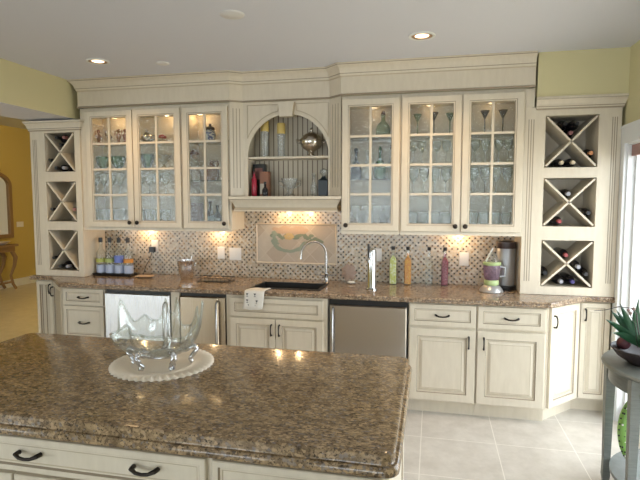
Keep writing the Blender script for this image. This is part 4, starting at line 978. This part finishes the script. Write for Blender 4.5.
for i, (x, z) in enumerate(((-.755, .885), (-.755, .835), (-.69, .885), (-.675, .83), (-.74, .795), (-.68, .79))):
    y = -.6935; s = .9; b = MB()
    b.loops([[(x - .012 * s, y, z + .012), (x + .012 * s, y, z + .012), (x + .004 * s, y, z), (x - .004 * s, y, z)], [(x - .012 * s, y - .0015, z + .012), (x + .012 * s, y - .0015, z + .012), (x + .004 * s, y - .0015, z), (x - .004 * s, y - .0015, z)]], 0, 0, 0)
    b.box(x - .0015, x + .0015, y - .0015, y, z - .012, z); b.box(x - .009, x + .009, y - .0015, y, z - .015, z - .012)
    b.build('printed_figure', CHAR, tw)
# beer tap tower
t = thing('beer_tower', (.203, -.40, CZ), 'chrome beer tap column with a black handle on the counter', 'beer tap')
MB().lathe([(.050, 0), (.050, .008), (.040, .012), (.0375, .018), (.0375, .30), (.034, .322), (.020, .331), (.0001, .333)], (.203, -.40, CZ), 28).build('column', CHROME, t, 40)
MB().tube([(.193, -.437, CZ + .255), (.188, -.475, CZ + .255), (.188, -.482, CZ + .225)], [.010, .010, .008], 10).build('spigot', CHROME, t, 50)
MB().tube([(.189, -.468, CZ + .262), (.186, -.47, CZ + .34), (.185, -.472, CZ + .375)], [.006, .011, .009], 10).build('tap_handle', BLACK, t, 50)
# four slender oil bottles
def slim(x, y, label, liquid, lm, band=None):
    t = thing('infused_oil_bottle', (0, 0, 0), label, 'bottle', 'slender bottles along the backsplash')
    MB().loops([[(sx * w, sy * w, z) for sx, sy in ((-1, -.8), (-.8, -1), (.8, -1), (1, -.8), (1, .8), (.8, 1), (-.8, 1), (-1, .8))] for w, z in ((.026, 0), (.030, .004), (.030, .20), (.026, .222), (.013, .245), (.0125, .285), (.016, .288), (.016, .296))], 0, 0, 0).build('glass_body', CLEAR, t)
    if liquid: MB().loops([[(sx * w, sy * w, z) for sx, sy in ((-1, -.8), (-.8, -1), (.8, -1), (1, -.8), (1, .8), (.8, 1), (-.8, 1), (-1, .8))] for w, z in ((.024, .004), (.0275, .006), (.0275, .198), (.023, .218), (.010, .238), (.010, liquid))], 0, 0, 0).build('contents', lm, t)
    MB().lathe([(.0145, .2965), (.016, .30), (.016, .325), (.0001, .326)], n=14).build('cap', BLACK, t, 50)
    t.location = (x, y, CZ); return t
def speck(name, c, d, sc, rough=.3):
    m = mat(name, c, rough); q = NT(m); q.link(q.ramp(q.noise(q.coords(), sc, 2), [(.48, c), (.6, d)]), q.b.inputs['Base Color']); return m
slim(.352, -.09, 'slender bottle of pale yellow green contents right of the beer tap', .245, speck('lemon_slices', (.60, .62, .14), (.75, .78, .50), 60))
slim(.478, -.10, 'slender bottle filled with orange peel, second of the row', .27, speck('orange_contents', (.60, .22, .01), (.68, .34, .03), 50))
slim(.655, -.09, 'slender clear pale bottle between the orange and red ones', 0, None)
slim(.785, -.09, 'slender bottle filled with dark red berries nearest the outlet', .27, speck('red_berries', (.20, .010, .03), (.36, .07, .11), 75))
# glass shell ornament and soap
t = thing('shell_ornament', (0, 0, 0), 'pale pink glass shell ornament leaning near the mural', 'ornament')
b = MB(); rings = []
for j in range(7):
    s = [.2, .75, 1, .95, .75, .45, .12][j]; y = -.018 + .006 * j
    rings.append([((.062 + .010 * math.cos(9 * a)) * s * math.cos(a) * (1.1 if math.cos(a) > 0 else .9), y, .082 + (.072 + .010 * math.cos(7 * a)) * s * math.sin(a)) for a in [2 * PI * k / 36 for k in range(36)]])
b.loops(rings, 0, 0, 0); b.build('shell', glass('pink_glass', (.80, .66, .58), 1.6, .08, .5, 60, body=.5, bodycol=(.55, .42, .34)), t, 60)
MB().box(-.05, .05, -.022, .022, 0, .006).build('stand', CLEAR, t); t.location = (-.045, -.05, CZ)
t = thing('soap_dish', (0, 0, 0), 'small clear dish with white soap on the counter', 'dish')
MB().lathe([(.03, 0), (.045, .006), (.043, .008), (.0001, .004)], n=20, sx=1.2).build('dish_body', CLEAR, t, 50)
MB().lathe([(.0001, .0045), (.022, .008), (.026, .014), (.020, .022), (.0001, .024)], n=18, sx=1.3).build('soap', mat('white_soap', (.8, .8, .78), .5), t, 60); t.location = (0.0, -.17, CZ)
# blender
t = thing('blender', (1.14, -.30, CZ), 'small blender with silver base, purple tinted jar and green rings', 'blender')
LG = mat('lime_plastic', (.42, .52, .24), .4); bx, by = 1.14, -.30
MB().lathe([(.088, 0), (.092, .006), (.086, .02), (.066, .045), (.052, .055)], (bx, by, CZ), 30).build('base', mat('silver_plastic', (.5, .5, .5), .3, .6), t, 50)
MB().lathe([(.054, .0555), (.057, .06), (.057, .085), (.050, .094)], (bx, by, CZ), 28).build('green_collar', LG, t, 50)
MB().lathe([(.048, .0945), (.058, .11), (.066, .19), (.064, .212)], (bx, by, CZ), 28).build('jar', glass('purple_glass', (.62, .48, .60), 1.5, .05, .3, 60, body=.22, bodycol=(.50, .38, .47), edge=.6), t, 50)
MB().lathe([(.066, .2125), (.069, .216), (.069, .232), (.060, .238)], (bx, by, CZ), 28).build('lid_ring', LG, t, 50)
MB().lathe([(.055, .2385), (.045, .27), (.024, .31), (.010, .318), (.0001, .32)], (bx, by, CZ), 24).build('lid', CLEAR, t, 50)
MB().tube([(bx + .062, by, CZ + .20), (bx + .10, by, CZ + .195), (bx + .10, by, CZ + .13), (bx + .062, by, CZ + .12)], .008, 8).build('handle', glass('pale_handle', (.8, .8, .85), 1.5, body=.4), t, 50)
MB().tube([(bx - .045, by, CZ + .24), (bx - .02, by, CZ + .30), (bx + .005, by, CZ + .345)], [.008, .007, .006], 8).build('tube', mat('white_tube', (.7, .68, .64), .4), t, 50)
t = thing('coffee_urn', (1.27, -.16, CZ), 'tall brushed steel cylinder with dark lid behind the blender', 'urn')
MB().lathe([(.080, 0), (.082, .006), (.082, .03), (.070, .035)], (1.262, -.16, CZ), 28).build('base', BLACK, t, 50)
MB().lathe([(.068, .0355), (.070, .04), (.074, .33), (.072, .335)], (1.262, -.16, CZ), 30).build('cylinder', URN, t, 50)
MB().lathe([(.076, .3355), (.078, .34), (.076, .385), (.03, .395), (.0001, .396)], (1.262, -.16, CZ), 28).build('lid', mat('dark_brown_plastic', (.05, .03, .028), .3), t, 50)
t.name = 'coffee_urn'

# ================================================================ ON THE ISLAND
DC = Vector((-.475, -2.485, .9155))
b = MB(); n = 264; rings = []
for j, (r, z) in enumerate(((.0001, .001), (.10, .001), (.128, .0015), (.132, .0045), (.137, .0015), (.16, .003), (.185, .005), (.205, .006), (.218, .005))):
    amp = max(0, (r - .15)) / .07
    rings.append([((r + amp * .004 * math.sin(k * 2 * PI / n * 44)) * math.cos(2 * PI * k / n), (r + amp * .006 * math.sin(k * 2 * PI / n * 44)) * math.sin(2 * PI * k / n), z + amp * (.007 + .008 * math.sin(k * 2 * PI / n * 44 + 1)) * (1 if j < 8 else .5)) for k in range(n)])
b.loops(rings + [[(x, y, 0.0) for x, y, z in rings[-1]]], 0, 0, 0)
dl = tag(b.build('doily', mat('cream_lace', (.78, .69, .56), .85), None, 60), 'round ruffled cream cloth mat under the glass bowl on the island', 'mat'); dl.location = DC
gb = thing('glass_bowl', tuple(DC), 'clear art glass centrepiece bowl with flame-like points on the island', 'bowl')
def rimz(th):
    z = .105 + .012 * math.sin(3 * th + .5)
    for az, h, w in ((180, .135, 9), (112, .115, 6), (94, .132, 6), (10, .120, 8), (38, .085, 8), (228, .045, 13), (300, .02, 16), (150, .035, 9)):
        d = (math.degrees(th) - az + 180) % 360 - 180
        z += h * math.exp(-abs(d / w) ** 1.5)
    return z
def rimr(th):
    r = .150
    for az, h, w in ((180, .05, 16), (208, .065, 12), (104, .01, 14), (12, .030, 16), (300, .02, 16)):
        d = (math.degrees(th) - az + 180) % 360 - 180; r += h * math.exp(-(d / w) ** 2)
    return r
def bowl_surface(off):
    rings = []
    for j in range(13):
        f = j / 12; ring = []
        for k in range(144):
            th = 2 * PI * k / 144; R = rimr(th); H = rimz(th)
            r = .03 + (R - .03) * (math.sin(f * PI / 2) ** .85) - off * (1 if f > .05 else 0) + .006 * f * f * math.sin(12 * th); z = .045 + off + (H) * f ** 1.7
            ring.append((DC.x + r * math.cos(th), DC.y + r * math.sin(th), DC.z + z))
        rings.append(ring)
    return rings
O1, I1 = bowl_surface(0), bowl_surface(.0045)
b = MB(); b.loops(O1 + I1[::-1], 0, 0, 0); b.build('glass_body', BOWLGL, gb, 70)
rim = [tuple((Vector(O1[-1][k % 144]) + Vector(I1[-1][k % 144])) / 2) for k in range(145)]
MB().tube(rim, .0048, 8).build('rim', BOWLGL, gb, 70)
TWM = mat('twisted_metal', (.62, .62, .64), .22, 1.0)
for az in (20, 110, 200, 255, 318):
    a = math.radians(az); b = MB()
    for ph in (0, PI):
        pts = []
        for k in range(17):
            f = k / 16; r = .145 - .095 * abs(f - .28) / .72 if f > .28 else .145 - .03 * (.28 - f) / .28
            prof_ = [(.060, .052), (.10, .062), (.140, .080), (.150, .062), (.118, .022), (.125, .012)]
            g = f * (len(prof_) - 1); i = min(int(g), len(prof_) - 2); h_ = g - i
            r = prof_[i][0] * (1 - h_) + prof_[i + 1][0] * h_; z = prof_[i][1] * (1 - h_) + prof_[i + 1][1] * h_
            s_ = .0075 * math.cos(f * 20 + ph)
            pts.append((DC.x + r * math.cos(a) - s_ * math.sin(a), DC.y + r * math.sin(a) + s_ * math.cos(a), DC.z + z + .004 * math.sin(f * 20 + ph)))
        b.tube(pts, [.0084] * 15 + [.0084, .009], 8)
    b.build('stand_leg', TWM, gb, 60)
MB().tube([(DC.x + .062 * math.cos(2 * PI * k / 24), DC.y + .062 * math.sin(2 * PI * k / 24), DC.z + .046) for k in range(25)], .006, 8).build('stand_ring', TWM, gb, 60)

# ================================================================ SIDE TABLE AND PLANT
GW = mat('grey_washed_wood', (.27, .29, .275), .4); q = NT(GW); q.link(q.ramp(q.noise(q.coords((4, 4, 30)), 4, 4), [(.35, (.125, .135, .122)), (.65, (.155, .165, .152))]), q.b.inputs['Base Color'])
TX, TY = 2.0, -1.52
def demi(r, ry=None): return [(TX - r * math.sin(PI * k / 28), TY + (ry or r * 1.05) * math.cos(PI * k / 28)) for k in range(29)]
t = thing('side_table', (TX - .15, TY, 0), 'grey washed half-round side table in front of the patio door', 'table')
b = MB(); rings = [[(x, y, z) for x, y in demi(r)] for r, z in ((.385, .735), (.395, .739), (.398, .748), (.392, .757), (.383, .760))]
b.loops(rings, 0, 0, 0); b.build('tabletop', GW, t, 40)
b = MB(); inner = demi(.345)[::1]; outer = demi(.36)
b.loops([[(x, y, .65) for x, y in outer], [(x, y, .734) for x, y in outer], [(x, y, .734) for x, y in inner], [(x, y, .65) for x, y in inner], [(x, y, .65) for x, y in outer]], 0); b.build('apron', GW, t, 40)
for (x, y) in ((1.688, -1.335), (1.688, -1.705), (1.965, -1.215), (1.965, -1.825)):
    MB().loops([[(x + sx * w, y + sy * w, z) for sx, sy in ((-1, -1), (1, -1), (1, 1), (-1, 1))] for w, z in ((.014, 0), (.020, .04), (.018, .12), (.024, .60), (.026, .7345))], 0, 0, 0).build('leg', GW, t)
b = MB().prism(demi(.335)[::-1], .125, .145); b.build('lower_shelf', GW, t)
t = thing('spotted_ornament', (1.78, -1.5, .1455), 'curved lime green ornament with dark and white dots under the side table', 'ornament')
cs = Vector((.976, .216, 0)); oc = Vector((1.755, -1.46, .1455)); pts = []; rr = []
for k in range(15):
    a = math.radians(115 + 125 * k / 14); p = oc + cs * (.080 + .11 * math.cos(a)) + Vector((0, 0, .225 + .21 * math.sin(a))); pts.append(tuple(p)); rr.append(.010 + .019 * math.sin(PI * k / 14) ** .7)
MB().tube(pts, rr, 14).build('body', mat('lime_ceramic', (.22, .42, .10), .35), t, 60)
cam_d = Vector((.33, .94, 0)).normalized(); b1 = MB(); b2 = MB()
for k in range(2, 13):
    p = Vector(pts[k]) - cam_d * (rr[k] - .001); (b1 if k % 3 else b2).sphere(tuple(p + cs * random.uniform(-.012, .012)), .0055, 8); b1.sphere(tuple(Vector(pts[k]) - cs * rr[k] * .8 - cam_d * rr[k] * .5), .005, 8)
b1.build('dark_dots', BLACK, t, 60); b2.build('white_dots', PLATE, t, 60)
PB = Vector((1.80, -1.50, .7605))
t = thing('planter_bowl', tuple(PB), 'dark bowl arrangement of spiky green leaves and dark red balls on side table', 'plant')
MB().lathe([(.07, 0), (.08, .008), (.13, .04), (.165, .085), (.158, .087), (.12, .05), (.0001, .03)], tuple(PB), 30).build('bowl', mat('dark_bronze_bowl', (.03, .02, .02), .55), t, 50)
LF = mat('deep_green_leaf', (.016, .060, .026), .35); org = PB + Vector((.0, .02, .085))
up = Vector((0, 0, 1)); back = Vector((-.216, .976, 0))
leaves = [(-.20, .17, .02), (-.19, .11, -.03), (-.125, .255, .02), (-.15, .21, .06), (-.06, .24, 0), (-.02, .28, .03), (.05, .25, -.02), (.12, .22, .03), (.18, .15, 0), (.20, .09, .04), (-.09, .20, .11), (.08, .21, .12), (-.06, .15, -.14), (.09, .14, -.14)]
for (dx, dz, dy) in leaves:
    dirv = cs * dx + up * dz + back * dy; b = MB(); rings = []; side = dirv.cross(back + up * .35).normalized(); nn = side.cross(dirv).normalized()
    for k in range(9):
        f = k / 8; w_ = .023 * (math.sin(min(1, f * 1.6 + .25) * PI / 2)) * (1 - f ** 2.2) + .0006; c_ = org + dirv * f * 1.0 + nn * .03 * math.sin(f * PI) - up * .02 * f * f
        rings.append([tuple(c_ + side * w_), tuple(c_ + nn * .002 - side * 0), tuple(c_ - side * w_), tuple(c_ - nn * .004)])
    b.loops(rings, 0, 0, 0); b.build('leaf', LF, t, 40)
MR = mat('dark_maroon_ball', (.10, .028, .035), .5)
for (dx, dy, dz, r, m) in ((-.03, -.15, .150, .046, MR), (-.03, -.10, .085, .045, MR), (.13, -.06, .10, .045, MR), (-.02, -.115, .095, .036, mat('peach_skin', (.60, .26, .14), .5)), (-.06, .09, .09, .036, MR)):
    p = PB + cs * dx + back * dy + up * dz; MB().sphere(tuple(p), r, 18).build('decorative_ball', m, t, 60)
b = MB(); p0 = PB + up * .09
st = [p0 + cs * -.02, p0 + cs * -.045 + up * .12, p0 + cs * -.055 + up * .185, p0 + cs * -.085 + up * .215, p0 + cs * -.15 + up * .222, p0 + cs * -.22 + up * .205, p0 + cs * -.28 + up * .20]
b.tube([tuple(x) for x in st], [.003, .003, .003, .0028, .0025, .002, .0015], 6)
b.tube([tuple(p0 + cs * -.04), tuple(p0 + cs * -.06 + up * .13), tuple(p0 + cs * -.10 + up * .20)], .002, 6)
b.build('wire_stem', BRONZE, t, 60)
for dx, dz in ((-.10, .205), (-.072, .212), (-.088, .188)): MB().sphere(tuple(p0 + cs * dx + up * dz - back * .004), .009, 10).build('berry', mat('taupe_berry', (.22, .15, .13), .5), t, 60)

# ================================================================ HALL FURNITURE
CW = mat('antique_gold_wood', (.26, .16, .075), .45)
t = thing('console_table', (-6.84, 2.75, 0), 'carved antique console table against the golden hall wall', 'table')
MB().loops([[(x, y, z) for x, y in ((-7.02, 2.10), (-6.66, 2.15), (-6.62, 2.75), (-6.66, 3.33), (-7.02, 3.37))] for z in (.80, .815, .84)], 0, 0, 0).build('tabletop', CW, t)
MB().box(-7.0, -6.70, 2.19, 3.29, .71, .7995).build('apron', CW, t)
for y0 in (2.22, 3.25):
    for x0 in (-6.73, -6.97):
        s = 1 if y0 > 3 else -1
        MB().tube([(x0, y0, .71), (x0 + .02, y0 + s * .05, .60), (x0 + .01, y0 + s * .03, .45), (x0 - .01, y0 - s * .04, .28), (x0, y0 - s * .01, .12), (x0 + .015, y0 + s * .04, .025)], [.035, .04, .028, .022, .025, .024], 10).build('leg', CW, t, 60)
MB().tube([(-6.73, 2.24, .16), (-6.86, 2.45, .13), (-6.86, 3.05, .13), (-6.73, 3.23, .16)], .018, 8).build('stretcher', CW, t, 60)
t = thing('arched_mirror', (-7.04, 3.17, .92), 'arched mirror in a carved dark gold frame on the hall wall', 'mirror')
def arch(w_, z0, zs, h): return [(3.17 - w_, z0), (3.17 + w_, z0)] + [(3.17 + w_ * math.cos(PI * k / 20), zs + h * math.sin(PI * k / 20)) for k in range(21)]
b = MB(); A_, B_ = arch(.43, .93, 1.90, .26), arch(.36, 1.0, 1.90, .20)
b.loops([[(-7.048, y, z) for y, z in A_], [(-7.0, y, z) for y, z in A_], [(-7.0, y, z) for y, z in B_], [(-7.03, y, z) for y, z in B_]], 0)
b.build('frame', CW, t); b = MB(); b.loops([[(-7.04, y, z) for y, z in arch(.365, .995, 1.90, .205)], [(-7.032, y, z) for y, z in arch(.365, .995, 1.90, .205)]], 0, 0, 0); b.build('mirror_glass', mat('mirror_silver', (.85, .87, .88), .03, 1.0), t)
b = MB()
for k in range(7): a = PI * k / 6; b.sphere((-7.015, 3.17 + .14 * math.cos(a), 2.17 + .09 * math.sin(a)), .045, 10)
b.sphere((-7.01, 3.17, 2.22), .07, 12); b.build('crest', mat('carved_brown', (.20, .08, .04), .5), t, 60)
solo('white_dish', MB().lathe([(.05, 0), (.06, .008), (.13, .05), (.125, .052), (.0001, .015)], n=22), PLATE, 'white dish standing on the hall console table', 'dish', (-6.82, 3.14, .8405))
t = thing('thermostat', (-7.05, 3.80, 1.17), 'small white wall plate right of the hall mirror', 'switch')
MB().box(-7.049, -7.04, 3.72, 3.88, 1.12, 1.22).build('cover_plate', PLATE, t)
